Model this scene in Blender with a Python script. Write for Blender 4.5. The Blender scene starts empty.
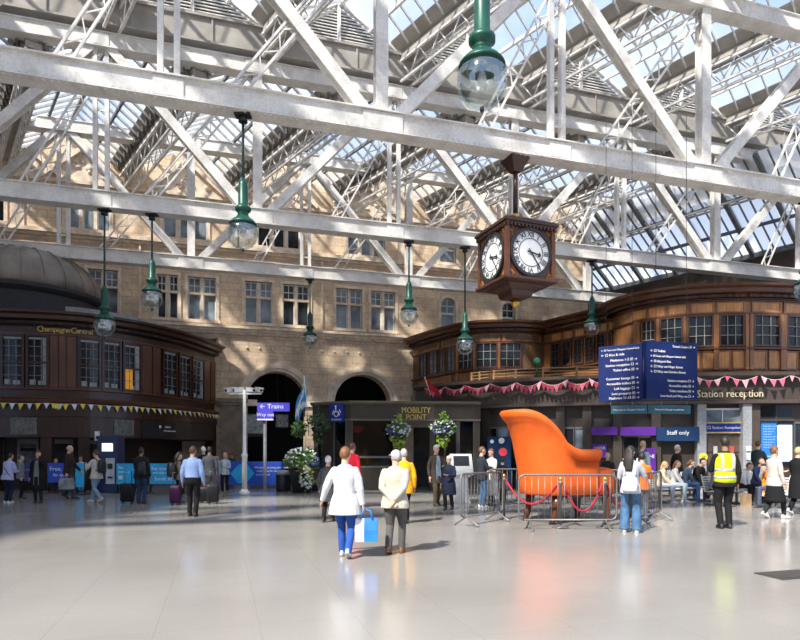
import bpy, math, random
from mathutils import Vector, Matrix
R = random.Random(7)
SC = bpy.context.scene
COL = SC.collection
PI = math.pi
TH = math.atan(0.3)
CT, ST = math.cos(TH), math.sin(TH)
EYE = 1.6
F = 600.0

def at(u, v, Y):
    return Vector(((u-400)/F*Y, Y, EYE+(450-v)/F*Y))
def zat(v, Y):
    return EYE+(450-v)/F*Y
def fl(u, v):
    Y = F*EYE/(v-450.0)
    return Vector(((u-400)/F*Y, Y, 0))
def wp(t, d, z=0.0):
    return Vector((t*CT-d*ST, t*ST+d*CT, z))
def tu(u, d):
    """coordinate along the wall direction where column u meets the vertical plane at distance d"""
    a = (u-400)/F
    Y = d/(CT-ST*a)
    return a*Y*CT+Y*ST
def yu(u, d):
    return d/(CT-ST*(u-400)/F)

# ------------------------------------------------------------------ mesh builder
class MB:
    def __init__(s):
        s.v = []; s.f = []; s.m = []; s.s = []
    def add(s, vs, fs, m=0, sm=False):
        o = len(s.v)
        s.v += [Vector(p) for p in vs]
        for f in fs:
            s.f.append([i+o for i in f]); s.m.append(m); s.s.append(sm)
        return s
    def box(s, c, d, rz=0.0, m=0):
        x, y, z = d[0]/2, d[1]/2, d[2]/2
        c = Vector(c); cr, sr = math.cos(rz), math.sin(rz)
        vs = []
        for k in (-z, z):
            for a, b in ((-x, -y), (x, -y), (x, y), (-x, y)):
                vs.append(c+Vector((a*cr-b*sr, a*sr+b*cr, k)))
        return s.add(vs, [(3, 2, 1, 0), (4, 5, 6, 7), (0, 1, 5, 4), (1, 2, 6, 5), (2, 3, 7, 6), (3, 0, 4, 7)], m)
    def bx(s, x0, x1, y0, y1, z0, z1, m=0):
        return s.box(((x0+x1)/2, (y0+y1)/2, (z0+z1)/2), (abs(x1-x0), abs(y1-y0), abs(z1-z0)), 0, m)
    def frame(s, a, b, up=(0, 0, 1)):
        a, b = Vector(a), Vector(b)
        d = (b-a).normalized(); up = Vector(up)
        if abs(d.dot(up)) > 0.999: up = Vector((0, 1, 0))
        x = d.cross(up).normalized(); y = x.cross(d).normalized()
        return a, b, x, y
    def bar(s, a, b, w, h, up=(0, 0, 1), m=0):
        a, b, x, y = s.frame(a, b, up)
        vs = []
        for p in (a, b):
            for i, j in ((-1, -1), (1, -1), (1, 1), (-1, 1)):
                vs.append(p+x*(i*w/2)+y*(j*h/2))
        return s.add(vs, [(3, 2, 1, 0), (4, 5, 6, 7), (0, 1, 5, 4), (1, 2, 6, 5), (2, 3, 7, 6), (3, 0, 4, 7)], m)
    def tube(s, pts, r, seg=8, m=0, cap=True, sm=True, sq=None):
        pts = [Vector(p) for p in pts]; n = len(pts)
        if not isinstance(r, (list, tuple)): r = [r]*n
        o = len(s.v); px = None
        for i, p in enumerate(pts):
            if i == 0: d = pts[1]-p
            elif i == n-1: d = p-pts[i-1]
            else: d = (pts[i+1]-p).normalized()+(p-pts[i-1]).normalized()
            d.normalize()
            if px is None:
                up = Vector((0, 0, 1)) if abs(d.z) < 0.9 else Vector((0, 1, 0))
                px = d.cross(up).normalized()
            else:
                px = (px-d*px.dot(d)).normalized()
            py = d.cross(px)
            for k in range(seg):
                t = 2*PI*k/seg
                s.v.append(p+px*(math.cos(t)*r[i])+py*(math.sin(t)*r[i]*(sq or 1)))
        for i in range(n-1):
            for k in range(seg):
                k2 = (k+1) % seg
                s.f.append([o+i*seg+k, o+i*seg+k2, o+(i+1)*seg+k2, o+(i+1)*seg+k]); s.m.append(m); s.s.append(sm)
        if cap:
            s.f.append([o+k for k in range(seg)][::-1]); s.m.append(m); s.s.append(False)
            s.f.append([o+(n-1)*seg+k for k in range(seg)]); s.m.append(m); s.s.append(False)
        return s
    def lathe(s, prof, c=(0, 0, 0), seg=16, m=0, sm=True, ex=1.0, ey=1.0):
        c = Vector(c); o = len(s.v); n = len(prof)
        for r, z in prof:
            for k in range(seg):
                t = 2*PI*k/seg
                s.v.append(c+Vector((math.cos(t)*r*ex, math.sin(t)*r*ey, z)))
        for i in range(n-1):
            for k in range(seg):
                k2 = (k+1) % seg
                s.f.append([o+i*seg+k, o+i*seg+k2, o+(i+1)*seg+k2, o+(i+1)*seg+k]); s.m.append(m); s.s.append(sm)
        s.f.append([o+k for k in range(seg)][::-1]); s.m.append(m); s.s.append(False)
        s.f.append([o+(n-1)*seg+k for k in range(seg)]); s.m.append(m); s.s.append(False)
        return s
    def ell(s, c, r, seg=12, rings=8, m=0, M=None):
        c = Vector(c); vs = []; fs = []
        for i in range(rings+1):
            a = PI*i/rings
            for k in range(seg):
                t = 2*PI*k/seg
                p = Vector((math.sin(a)*math.cos(t)*r[0], math.sin(a)*math.sin(t)*r[1], math.cos(a)*r[2]))
                if M: p = M @ p
                vs.append(c+p)
        for i in range(rings):
            for k in range(seg):
                k2 = (k+1) % seg
                fs.append((i*seg+k, (i+1)*seg+k, (i+1)*seg+k2, i*seg+k2))
        return s.add(vs, fs, m, True)
    def loft(s, rings, m=0, sm=True, close=True, cap=True):
        n = len(rings[0]); o = len(s.v)
        for rg in rings: s.v += [Vector(p) for p in rg]
        for i in range(len(rings)-1):
            for k in range(n if close else n-1):
                k2 = (k+1) % n
                s.f.append([o+i*n+k, o+i*n+k2, o+(i+1)*n+k2, o+(i+1)*n+k]); s.m.append(m); s.s.append(sm)
        if cap and close:
            s.f.append([o+k for k in range(n)][::-1]); s.m.append(m); s.s.append(False)
            s.f.append([o+(len(rings)-1)*n+k for k in range(n)]); s.m.append(m); s.s.append(False)
        return s
    def sweep(s, path, prof, m=0, sm=False, cap=True):
        """profile (out, z) carried along a plan path (x, y); out is to the right of travel"""
        P = [Vector((p[0], p[1])) for p in path]; rings = []
        for i, p in enumerate(P):
            nn = []
            if i > 0:
                d = (P[i]-P[i-1]).normalized(); nn.append(Vector((d.y, -d.x)))
            if i < len(P)-1:
                d = (P[i+1]-P[i]).normalized(); nn.append(Vector((d.y, -d.x)))
            nv = nn[0] if len(nn) == 1 else (nn[0]+nn[1]).normalized()
            k = 1.0 if len(nn) == 1 else 1.0/max(0.5, nv.dot(nn[0]))
            rings.append([Vector((p.x+nv.x*o_*k, p.y+nv.y*o_*k, z)) for o_, z in prof])
        return s.loft(rings, m, sm, True, cap)
    def text(s, body, size, M, m=0, align='CENTER', depth=0.004, sx=1.0):
        vs, fs = text_geo(body, align)
        out = []
        for x, y, z in vs:
            out.append(M @ Vector((x*size*sx, y*size, z*depth)))
        return s.add(out, fs, m)
    def build(s, name, mats, parent=None, local=False, bevel=0.0, loc=None, rz=None):
        me = bpy.data.meshes.new(name)
        vs = s.v
        if parent is not None and not local:
            M = parent_matrix(parent).inverted()
            vs = [M @ p for p in vs]
        org = Vector((0, 0, 0))
        if parent is None and not local and vs:
            xs = [p.x for p in vs]; ys = [p.y for p in vs]; zs = [p.z for p in vs]
            org = Vector(((min(xs)+max(xs))/2, (min(ys)+max(ys))/2, min(zs)))
            vs = [p-org for p in vs]
        me.from_pydata([tuple(p) for p in vs], [], s.f)
        if not isinstance(mats, (list, tuple)): mats = [mats]
        for q in mats: me.materials.append(q)
        me.polygons.foreach_set('material_index', s.m)
        me.polygons.foreach_set('use_smooth', s.s)
        me.update()
        o = bpy.data.objects.new(name, me); COL.objects.link(o)
        o.location = org
        if parent is not None: o.parent = parent
        if loc is not None: o.location = loc
        if rz is not None: o.rotation_euler = (0, 0, rz)
        if bevel:
            b = o.modifiers.new('bevel', 'BEVEL'); b.width = bevel; b.segments = 2; b.limit_method = 'ANGLE'
        return o

def parent_matrix(o):
    M = Matrix.LocRotScale(o.location, o.rotation_euler, o.scale)
    return (parent_matrix(o.parent) @ M) if o.parent else M

_tc = {}
def text_geo(body, align='CENTER'):
    k = (body, align)
    if k not in _tc:
        cu = bpy.data.curves.new('lettering', 'FONT'); cu.body = body; cu.align_x = align; cu.align_y = 'CENTER'
        cu.extrude = 0.5; cu.resolution_u = 2
        o = bpy.data.objects.new('lettering', cu)
        me = bpy.data.meshes.new_from_object(o)
        _tc[k] = ([tuple(v.co) for v in me.vertices], [tuple(p.vertices) for p in me.polygons])
        bpy.data.objects.remove(o); bpy.data.curves.remove(cu); bpy.data.meshes.remove(me)
    return _tc[k]

def face_matrix(pos, out, up=(0, 0, 1)):
    """text frame: x to the reader's right, y up, z towards the reader"""
    z = Vector(out).normalized(); up = Vector(up)
    x = up.cross(z).normalized(); y = z.cross(x)
    return Matrix(((x.x, y.x, z.x, pos[0]), (x.y, y.y, z.y, pos[1]), (x.z, y.z, z.z, pos[2]), (0, 0, 0, 1)))

# ------------------------------------------------------------------ naming
def thing(name, label, cat, loc=(0, 0, 0), rz=0.0, group=None):
    o = bpy.data.objects.new(name, None); COL.objects.link(o)
    o.empty_display_size = 0.2
    o.location = loc; o.rotation_euler = (0, 0, rz)
    o['label'] = label; o['category'] = cat
    if group: o['group'] = group
    return o
def tag(o, label, cat, group=None, kind=None):
    o['label'] = label; o['category'] = cat
    if group: o['group'] = group
    if kind: o['kind'] = kind
    return o
def struct(o, label=None):
    o['kind'] = 'structure'
    if label: o['label'] = label
    return o
def kids(o):
    return [c for c in bpy.data.objects if c.parent == o]
def copy_tree(o, parent=None):
    c = o.copy(); COL.objects.link(c)
    if parent is not None: c.parent = parent
    for ch in kids(o): copy_tree(ch, c)
    return c

# ------------------------------------------------------------------ materials
def _nt(name):
    m = bpy.data.materials.new(name); m.use_nodes = True
    nt = m.node_tree; b = nt.nodes['Principled BSDF']
    return m, nt, b
def L(nt, a, b): nt.links.new(a, b)
def coords(nt, scale=(1, 1, 1), gen=False):
    tc = nt.nodes.new('ShaderNodeTexCoord'); mp = nt.nodes.new('ShaderNodeMapping')
    mp.inputs['Scale'].default_value = scale
    L(nt, tc.outputs['Object'], mp.inputs['Vector'])
    return mp.outputs['Vector']
def ramp(nt, fac, c0, c1, p0=0.3, p1=0.7):
    r = nt.nodes.new('ShaderNodeValToRGB')
    r.color_ramp.elements[0].position = p0; r.color_ramp.elements[1].position = p1
    r.color_ramp.elements[0].color = (*c0, 1); r.color_ramp.elements[1].color = (*c1, 1)
    L(nt, fac, r.inputs['Fac']); return r.outputs['Color']
def noise(nt, vec, scale, detail=4, rough=0.5):
    n = nt.nodes.new('ShaderNodeTexNoise'); n.inputs['Scale'].default_value = scale
    n.inputs['Detail'].default_value = detail; n.inputs['Roughness'].default_value = rough
    L(nt, vec, n.inputs['Vector']); return n.outputs['Fac']
def bump(nt, b, h, strength=0.2, dist=0.03):
    n = nt.nodes.new('ShaderNodeBump'); n.inputs['Strength'].default_value = strength; n.inputs['Distance'].default_value = dist
    L(nt, h, n.inputs['Height']); L(nt, n.outputs['Normal'], b.inputs['Normal'])
def mixc(nt, a, b, fac, typ='MULTIPLY'):
    n = nt.nodes.new('ShaderNodeMix'); n.data_type = 'RGBA'; n.blend_type = typ
    if isinstance(fac, float): n.inputs[0].default_value = fac
    else: L(nt, fac, n.inputs[0])
    for s_, q in ((6, a), (7, b)):
        if isinstance(q, tuple): n.inputs[s_].default_value = (*q, 1)
        else: L(nt, q, n.inputs[s_])
    return n.outputs[2]
def sh(c, k): return tuple(min(1, x*k) for x in c)

_mc = {}
def mat(name, c, rough=0.5, metal=0.0, var=0.18, scale=6.0, stretch=(1, 1, 1), bmp=0.0, spec=0.5, emit=0.0, coat=0.0):
    if name in _mc: return _mc[name]
    m, nt, b = _nt(name)
    v = coords(nt, stretch); n = noise(nt, v, scale)
    L(nt, ramp(nt, n, sh(c, 1-var), sh(c, 1+var)), b.inputs['Base Color'])
    b.inputs['Roughness'].default_value = rough; b.inputs['Metallic'].default_value = metal
    b.inputs['Specular IOR Level'].default_value = spec
    if coat: b.inputs['Coat Weight'].default_value = coat
    if bmp: bump(nt, b, n, bmp)
    if emit:
        b.inputs['Emission Color'].default_value = (*c, 1); b.inputs['Emission Strength'].default_value = emit
    _mc[name] = m
    return m
def wood(name, c, rough=0.35, stretch=(9, 9, 0.7)):
    m, nt, b = _nt(name)
    v = coords(nt, stretch)
    n = noise(nt, v, 2.5, 6, 0.6); n2 = noise(nt, coords(nt, (0.5, 0.5, 0.5)), 1.5, 3)
    col = mixc(nt, ramp(nt, n, sh(c, 0.55), sh(c, 1.35), 0.25, 0.75), ramp(nt, n2, (0.7, 0.66, 0.62), (1.15, 1.1, 1.0)), 1.0)
    L(nt, col, b.inputs['Base Color'])
    b.inputs['Roughness'].default_value = rough; b.inputs['Coat Weight'].default_value = 0.15
    bump(nt, b, n, 0.12, 0.01)
    return m
def glassmat(name, tint, alpha=0.6, rough=0.05, trans=None):
    """thin pane: part see-through, part reflecting"""
    m = bpy.data.materials.new(name); m.use_nodes = True; nt = m.node_tree; nt.nodes.clear()
    out = nt.nodes.new('ShaderNodeOutputMaterial'); mx = nt.nodes.new('ShaderNodeMixShader')
    tr = nt.nodes.new('ShaderNodeBsdfTransparent'); tr.inputs[0].default_value = (*tint, 1)
    if trans:
        g = nt.nodes.new('ShaderNodeBsdfTranslucent'); g.inputs[0].default_value = (*trans, 1)
    else:
        g = nt.nodes.new('ShaderNodeBsdfGlossy'); g.inputs[0].default_value = (0.9, 0.93, 0.95, 1); g.inputs[1].default_value = rough
    n = noise(nt, coords(nt), 0.7, 3)
    mr = nt.nodes.new('ShaderNodeMapRange'); mr.inputs[3].default_value = alpha*0.8; mr.inputs[4].default_value = min(1, alpha*1.2)
    L(nt, n, mr.inputs[0]); L(nt, mr.outputs[0], mx.inputs[0])
    L(nt, tr.outputs[0], mx.inputs[1]); L(nt, g.outputs[0], mx.inputs[2]); L(nt, mx.outputs[0], out.inputs[0])
    return m

def steelmat():
    m, nt, b = _nt('white_painted_steel')
    v = coords(nt)
    n = noise(nt, v, 1.3, 5, 0.65); n2 = noise(nt, v, 14, 3)
    col = mixc(nt, ramp(nt, n, (0.62, 0.585, 0.54), (0.84, 0.82, 0.78), 0.3, 0.55), ramp(nt, n2, (0.88, 0.86, 0.84), (1, 1, 1), 0.3, 0.6), 1.0)
    L(nt, col, b.inputs['Base Color']); b.inputs['Roughness'].default_value = 0.5
    vo = nt.nodes.new('ShaderNodeTexVoronoi'); vo.inputs['Scale'].default_value = 9; vo.inputs['Randomness'].default_value = 0.15
    L(nt, v, vo.inputs['Vector'])
    rr = nt.nodes.new('ShaderNodeMath'); rr.operation = 'LESS_THAN'; rr.inputs[1].default_value = 0.22
    L(nt, vo.outputs['Distance'], rr.inputs[0]); bump(nt, b, rr.outputs[0], 0.5, 0.012)
    return m
def stonemat(name='sandstone', c=(0.76, 0.62, 0.48)):
    m, nt, b = _nt(name)
    tc = nt.nodes.new('ShaderNodeTexCoord'); sp = nt.nodes.new('ShaderNodeSeparateXYZ'); cb = nt.nodes.new('ShaderNodeCombineXYZ')
    L(nt, tc.outputs['Object'], sp.inputs[0]); L(nt, sp.outputs['X'], cb.inputs['X']); L(nt, sp.outputs['Z'], cb.inputs['Y'])
    br = nt.nodes.new('ShaderNodeTexBrick'); br.inputs['Scale'].default_value = 1.0
    br.inputs['Brick Width'].default_value = 0.95; br.inputs['Row Height'].default_value = 0.36; br.inputs['Mortar Size'].default_value = 0.012
    br.inputs['Color1'].default_value = (*sh(c, 1.05), 1); br.inputs['Color2'].default_value = (*sh(c, 0.88), 1); br.inputs['Mortar'].default_value = (*sh(c, 0.62), 1)
    L(nt, cb.outputs[0], br.inputs['Vector'])
    n = noise(nt, tc.outputs['Object'], 0.9, 6, 0.6); n2 = noise(nt, tc.outputs['Object'], 7, 4)
    col = mixc(nt, br.outputs['Color'], ramp(nt, n, (0.66, 0.62, 0.6), (1.15, 1.1, 1.0), 0.3, 0.62), 1.0)
    col = mixc(nt, col, ramp(nt, n2, (0.86, 0.85, 0.84), (1.08, 1.08, 1.06)), 1.0)
    L(nt, col, b.inputs['Base Color']); b.inputs['Roughness'].default_value = 0.85
    bump(nt, b, br.outputs['Fac'], -0.3, 0.02)
    return m
def floormat():
    m, nt, b = _nt('polished_terrazzo')
    tc = nt.nodes.new('ShaderNodeTexCoord'); mp = nt.nodes.new('ShaderNodeMapping')
    mp.inputs['Rotation'].default_value = (0, 0, -TH); L(nt, tc.outputs['Object'], mp.inputs['Vector'])
    v = mp.outputs['Vector']
    br = nt.nodes.new('ShaderNodeTexBrick'); br.offset = 0.0; br.inputs['Scale'].default_value = 1.0
    br.inputs['Brick Width'].default_value = 0.9; br.inputs['Row Height'].default_value = 0.9; br.inputs['Mortar Size'].default_value = 0.006
    br.inputs['Color1'].default_value = (0.335, 0.32, 0.298, 1); br.inputs['Color2'].default_value = (0.325, 0.31, 0.289, 1); br.inputs['Mortar'].default_value = (0.295, 0.282, 0.262, 1)
    L(nt, v, br.inputs['Vector'])
    n = noise(nt, v, 60, 3); n2 = noise(nt, v, 0.45, 4)
    col = mixc(nt, br.outputs['Color'], ramp(nt, n, (0.9, 0.9, 0.9), (1.06, 1.06, 1.06)), 1.0)
    col = mixc(nt, col, ramp(nt, n2, (0.9, 0.89, 0.88), (1.05, 1.05, 1.05)), 1.0)
    L(nt, col, b.inputs['Base Color'])
    r2 = nt.nodes.new('ShaderNodeMapRange'); r2.inputs[3].default_value = 0.10; r2.inputs[4].default_value = 0.26
    L(nt, n2, r2.inputs[0]); L(nt, r2.outputs[0], b.inputs['Roughness'])
    b.inputs['Specular IOR Level'].default_value = 0.55
    return m

M_STEEL = steelmat()
M_STONE = stonemat()
M_STONE2 = mat('carved_sandstone', (0.76, 0.63, 0.49), 0.85, var=0.22, scale=3)
M_FLOOR = floormat()
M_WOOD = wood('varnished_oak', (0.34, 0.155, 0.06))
M_WOODSH = wood('shade_darkened_oak', (0.17, 0.095, 0.05))  # oak with the middle pavilion's shade put into its colour
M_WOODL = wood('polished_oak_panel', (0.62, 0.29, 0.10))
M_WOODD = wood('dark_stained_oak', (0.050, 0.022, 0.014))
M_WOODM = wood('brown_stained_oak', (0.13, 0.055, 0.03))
M_FASC = mat('brown_painted_fascia', (0.062, 0.046, 0.035), 0.55, var=0.2, scale=2)
M_LEAD = mat('weathered_lead', (0.27, 0.235, 0.20), 0.55, var=0.35, scale=1.5, stretch=(1, 1, 0.3))
M_ROOFD = mat('dark_roof_felt', (0.045, 0.045, 0.05), 0.7)
M_VALLEY = mat('grimy_gutter_board', (0.36, 0.33, 0.29), 0.75, var=0.25, scale=1.2)
M_LOUVRE = mat('cream_painted_louvre', (0.74, 0.72, 0.68), 0.6)
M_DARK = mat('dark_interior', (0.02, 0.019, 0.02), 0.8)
M_BLACK = mat('black_painted_metal', (0.02, 0.02, 0.022), 0.4)
M_GREEN = mat('green_painted_iron', (0.006, 0.075, 0.05), 0.4, metal=0.1, var=0.25)
M_GOLD = mat('gilded_brass', (0.75, 0.48, 0.10), 0.28, metal=0.9)
M_WHITE = mat('white_paint', (0.82, 0.82, 0.80), 0.5, var=0.06)
M_SASH = mat('white_sash_paint', (0.80, 0.80, 0.78), 0.5, var=0.06)
M_ROOFGLASS = glassmat('roof_glass', (0.95, 0.97, 1.0), 0.12, trans=(0.95, 0.97, 1.0))
M_REARGLASS = glassmat('ribbed_roof_glass', (0.97, 0.98, 1.0), 0.2, trans=(0.95, 0.96, 0.97))
M_ENDGLASS = glassmat('frosted_roof_glass', (0.98, 0.96, 0.92), 0.75, trans=(0.98, 0.96, 0.92))
M_PANE = mat('dark_window_glass', (0.022, 0.028, 0.035), 0.08, var=0.5, scale=0.8, spec=0.35)
M_PANEW = mat('curtained_window_glass', (0.22, 0.27, 0.32), 0.1, var=0.6, scale=1.3, spec=0.4)
M_BLUE = mat('navy_sign_blue', (0.012, 0.035, 0.30), 0.35, var=0.08)
M_SCREEN = mat('lit_white_screen', (0.85, 0.9, 0.95), 0.4, emit=1.2, var=0.03)
M_TXT = mat('white_lettering', (0.85, 0.85, 0.85), 0.5, var=0.02)
M_GTXT = mat('gold_lettering', (0.75, 0.55, 0.15), 0.4, var=0.05)
M_CTXT = mat('cream_lettering', (0.72, 0.62, 0.42), 0.5, var=0.05)
M_CHROME = mat('brushed_galvanised_steel', (0.20, 0.205, 0.21), 0.5, metal=0.6, var=0.1)
M_BARB = mat('dark_glazing_bar', (0.16, 0.17, 0.18), 0.6)
M_BARW = mat('pale_glazing_bar', (0.60, 0.60, 0.59), 0.6)

# ================================================================== floor
fb = MB(); fb.add([(-60, -30, 0), (60, -30, 0), (60, 70, 0), (-60, 70, 0)], [(0, 1, 2, 3)])
struct(fb.build('floor', M_FLOOR))
hb = MB(); hb.box((0, 0, 0.006), (0.75, 0.42, 0.012)); hb.box((0, 0, 0.009), (0.66, 0.33, 0.014))
hp = fl(791, 575)
o = hb.build('floor_hatch', mat('dark_steel_hatch', (0.10, 0.09, 0.08), 0.5, metal=0.5), local=True, loc=(hp.x, hp.y, 0.0), rz=TH)
tag(o, 'dark metal access plate set flush in the pale floor', 'hatch')

# ================================================================== back wall (local frame: x along, y behind, z up)
DW = 33.0
WLOC = wp(0, DW, 0)
def wl(x, y, z): return (x, y, z)
def wall_obj(mb, name, mats, parent=None):
    o = mb.build(name, mats, local=True)
    if parent is None:
        o.location = WLOC; o.rotation_euler = (0, 0, TH)
    else: o.parent = parent
    return o
T0, T1, ZT = -24.0, tu(588, DW), 17.2
holes = []
row1 = [(-16, 8), (50, 77), (88, 118), (157, 178), (188, 216), (245, 272), (283, 309), (336, 362), (371, 395)]
row2 = [(-24, 4), (66, 110), (163, 207), (258, 300), (348, 385)]
wins = []
for a, b in row1: wins.append((tu(a, DW), tu(b, DW), 8.4, 10.62, 2, 'sq'))
for a, b in row2: wins.append((tu(a, DW), tu(b, DW), 12.55, 14.55, 3, 'sq'))
wins.append((tu(441, DW), tu(455.5, DW), 8.75, 10.55, 1, 'arch'))
wins.append((tu(502, DW), tu(515, DW), 8.75, 10.55, 1, 'arch'))
wins.append((tu(440, DW), tu(456, DW), 12.6, 13.9, 1, 'sq'))
for w_ in wins: holes.append(w_[:4])
AR = []
for a, b in ((247.5, 305.5), (334.5, 391)):
    t0, t1 = tu(a, DW), tu(b, DW); r_ = (t1-t0)/2
    AR.append((t0, t1, r_, 5.85-r_)); holes.append((t0, t1, 0.0, 5.85))
xs = sorted(set([T0, T1]+[h[0] for h in holes]+[h[1] for h in holes]))
zs = sorted(set([0, ZT]+[h[2] for h in holes]+[h[3] for h in holes]))
wb = MB()
for i in range(len(xs)-1):
    for j in range(len(zs)-1):
        cx, cz = (xs[i]+xs[i+1])/2, (zs[j]+zs[j+1])/2
        if any(h[0] < cx < h[1] and h[2] < cz < h[3] for h in holes): continue
        wb.add([(xs[i], 0, zs[j]), (xs[i+1], 0, zs[j]), (xs[i+1], 0, zs[j+1]), (xs[i], 0, zs[j+1])], [(0, 1, 2, 3)])
def reveal(a, b, z0, z1, dp=0.35):
    wb.add([(a, 0, z0), (a, dp, z0), (a, dp, z1), (a, 0, z1)], [(0, 1, 2, 3)])
    wb.add([(b, 0, z0), (b, 0, z1), (b, dp, z1), (b, dp, z0)], [(0, 1, 2, 3)])
    wb.add([(a, 0, z1), (a, dp, z1), (b, dp, z1), (b, 0, z1)], [(0, 1, 2, 3)])
    wb.add([(a, 0, z0), (b, 0, z0), (b, dp, z0), (a, dp, z0)], [(0, 1, 2, 3)])
def arch_fill(c, r, zs_, ztop, dp):
    n = 20
    pts = [(c-r*math.cos(PI*i/n), zs_+r*math.sin(PI*i/n)) for i in range(n+1)]
    for i in range(n):
        (x0, z0), (x1, z1) = pts[i], pts[i+1]
        wb.add([(x0, 0, z0), (x1, 0, z1), (x1, 0, ztop), (x0, 0, ztop)], [(0, 1, 2, 3)])
        wb.add([(x0, 0, z0), (x0, dp, z0), (x1, dp, z1), (x1, 0, z1)], [(0, 1, 2, 3)], 0, True)
for (a, b, z0, z1, n, kind) in wins:
    if kind == 'sq': reveal(a, b, z0, z1)
    else:
        r = (b-a)/2
        reveal(a, b, z0, z1); arch_fill((a+b)/2, r, z1-r, z1, 0.35)
for (a, b, r, zs_) in AR:
    reveal(a, b, 0, 5.85, 0.9); arch_fill((a+b)/2, r, zs_, 5.86, 0.9)
wb.add([(T0, 0, ZT), (T1, 0, ZT), (T1, 0.6, ZT), (T0, 0.6, ZT)], [(0, 1, 2, 3)])
wb.add([(T1, 0, 0), (T1, 8, 0), (T1, 8, ZT), (T1, 0, ZT)], [(0, 1, 2, 3)])
wb.add([(T0, 0.6, 0), (T1, 0.6, 0), (T1, 0.6, ZT), (T0, 0.6, ZT)], [(3, 2, 1, 0)]) if False else None
WALL = struct(wall_obj(wb, 'wall_back', M_STONE), 'tall sandstone station wall with two arches and rows of windows')

# mouldings of the wall
mb = MB(); a_, b_ = tu(221, DW), tu(243.5, DW)
mb.bx(a_, b_, -0.35, 0.0, 0, 3.95); mb.bx(a_-.12, b_+.12, -0.45, 0.0, 3.95, 4.1); mb.bx(a_-.2, b_+.2, -0.52, 0.0, 4.1, 4.3); mb.bx(a_-.1, b_+.1, -0.43, 0.0, 0, 0.5)
for k in range(4): mb.bx(a_+.12+k*.3, a_+.2+k*.3, -0.38, -0.3, 0.5, 3.95)
wall_obj(mb, 'pier', mat('brown_weathered_stone', (0.24, 0.185, 0.135), 0.8, var=.3, scale=2), WALL)
mb = MB()
def band(z0, z1, out, a=T0, b=T1): mb.bx(a, b, -out, 0.05, z0, z1)
band(7.72, 7.86, 0.10); band(7.86, 8.0, 0.22); band(8.0, 8.14, 0.36)
band(12.05, 12.2, 0.10); band(12.2, 12.38, 0.26)
band(14.72, 14.9, 0.16)
x = T0
while x < T1:                                              # dentils under the cornice
    mb.bx(x, x+0.16, -0.2, 0, 7.74, 7.85); x += 0.34
wall_obj(mb, 'cornice', M_STONE2, WALL)
mb = MB()
for (a, b, r, zs_) in AR:                                  # archivolts and imposts
    c = (a+b)/2
    for r0, r1, out in ((r, r+0.16, 0.05), (r+0.16, r+0.34, 0.13), (r+0.34, r+0.46, 0.08)):
        n = 28; vs = []; fs = []
        for i in range(n+1):
            q = PI*i/n
            for rr, yy in ((r0, 0.02), (r0, -out), (r1, -out), (r1, 0.02)):
                vs.append((c-rr*math.cos(q), yy, zs_+rr*math.sin(q)))
        for i in range(n):
            for k in range(3):
                fs.append((i*4+k, i*4+k+1, (i+1)*4+k+1, (i+1)*4+k))
        mb.add(vs, fs)
    for sx in (a, b):
        mb.bx(sx-0.5, sx+0.5, -0.12, 0.3, zs_-0.34, zs_-0.02) if sx == a else mb.bx(sx-0.4, sx+0.5, -0.12, 0.3, zs_-0.34, zs_-0.02)
for k in range(13):                                        # row of carved bosses
    t = tu(247+k*12.5, DW); mb.ell((t, -0.03, 7.05), (0.07, 0.06, 0.07), 8, 6)
wall_obj(mb, 'archivolt', M_STONE2, WALL)
mb = MB()
for (a, b, z0, z1, n, kind) in wins:                       # window surrounds
    if kind == 'sq':
        mb.bx(a-0.16, a, -0.06, 0.1, z0-0.1, z1+0.16); mb.bx(b, b+0.16, -0.06, 0.1, z0-0.1, z1+0.16)
        mb.bx(a, b, -0.06, 0.1, z1, z1+0.16); mb.bx(a-0.22, b+0.22, -0.14, 0.1, z0-0.16, z0)
    else:
        r = (b-a)/2; c = (a+b)/2; m_ = 16; vs = []; fs = []
        for i in range(m_+1):
            q = PI*i/m_
            for rr, yy in ((r, 0.02), (r, -0.07), (r+0.16, -0.07), (r+0.16, 0.02)):
                vs.append((c-rr*math.cos(q), yy, z1-r+rr*math.sin(q)))
        for i in range(m_):
            for k in range(3): fs.append((i*4+k, i*4+k+1, (i+1)*4+k+1, (i+1)*4+k))
        mb.add(vs, fs); mb.bx(a-0.22, b+0.22, -0.12, 0.1, z0-0.14, z0)
        mb.bx(a-0.16, a, -0.07, 0.05, z0, z1-r); mb.bx(b, b+0.16, -0.07, 0.05, z0, z1-r)
wall_obj(mb, 'window_surround', M_STONE2, WALL)
mb = MB()
for ua in (20, 85, 188, 282, 366, 440):                     # carved pediments over the upper windows
    c = tu(ua, DW)
    if ua > 420: continue
    h, hw = 1.5, 1.75
    mb.add([(c-hw, -0.12, 14.9), (c+hw, -0.12, 14.9), (c, -0.12, 14.9+h), (c-hw, 0, 14.9), (c+hw, 0, 14.9), (c, 0, 14.9+h)],
           [(0, 1, 2), (0, 2, 5, 3), (1, 4, 5, 2)])
    for s in (-1, 1):
        mb.bar((c+s*(hw+0.15), -0.2, 14.86), (c, -0.2, 14.98+h), 0.34, 0.2, (0, 0, 1))
    for k in range(14):
        a = R.uniform(-1, 1); zz = R.uniform(0.15, 1)*h*(0.85-abs(a)*0.8)
        mb.ell((c+a*hw*0.7, -0.14, 14.95+max(0.1, zz)), (R.uniform(.08, .2), 0.07, R.uniform(.06, .14)), 8, 5)
wall_obj(mb, 'pediment', M_STONE2, WALL)
mb = MB()
t = T0+0.6
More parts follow.
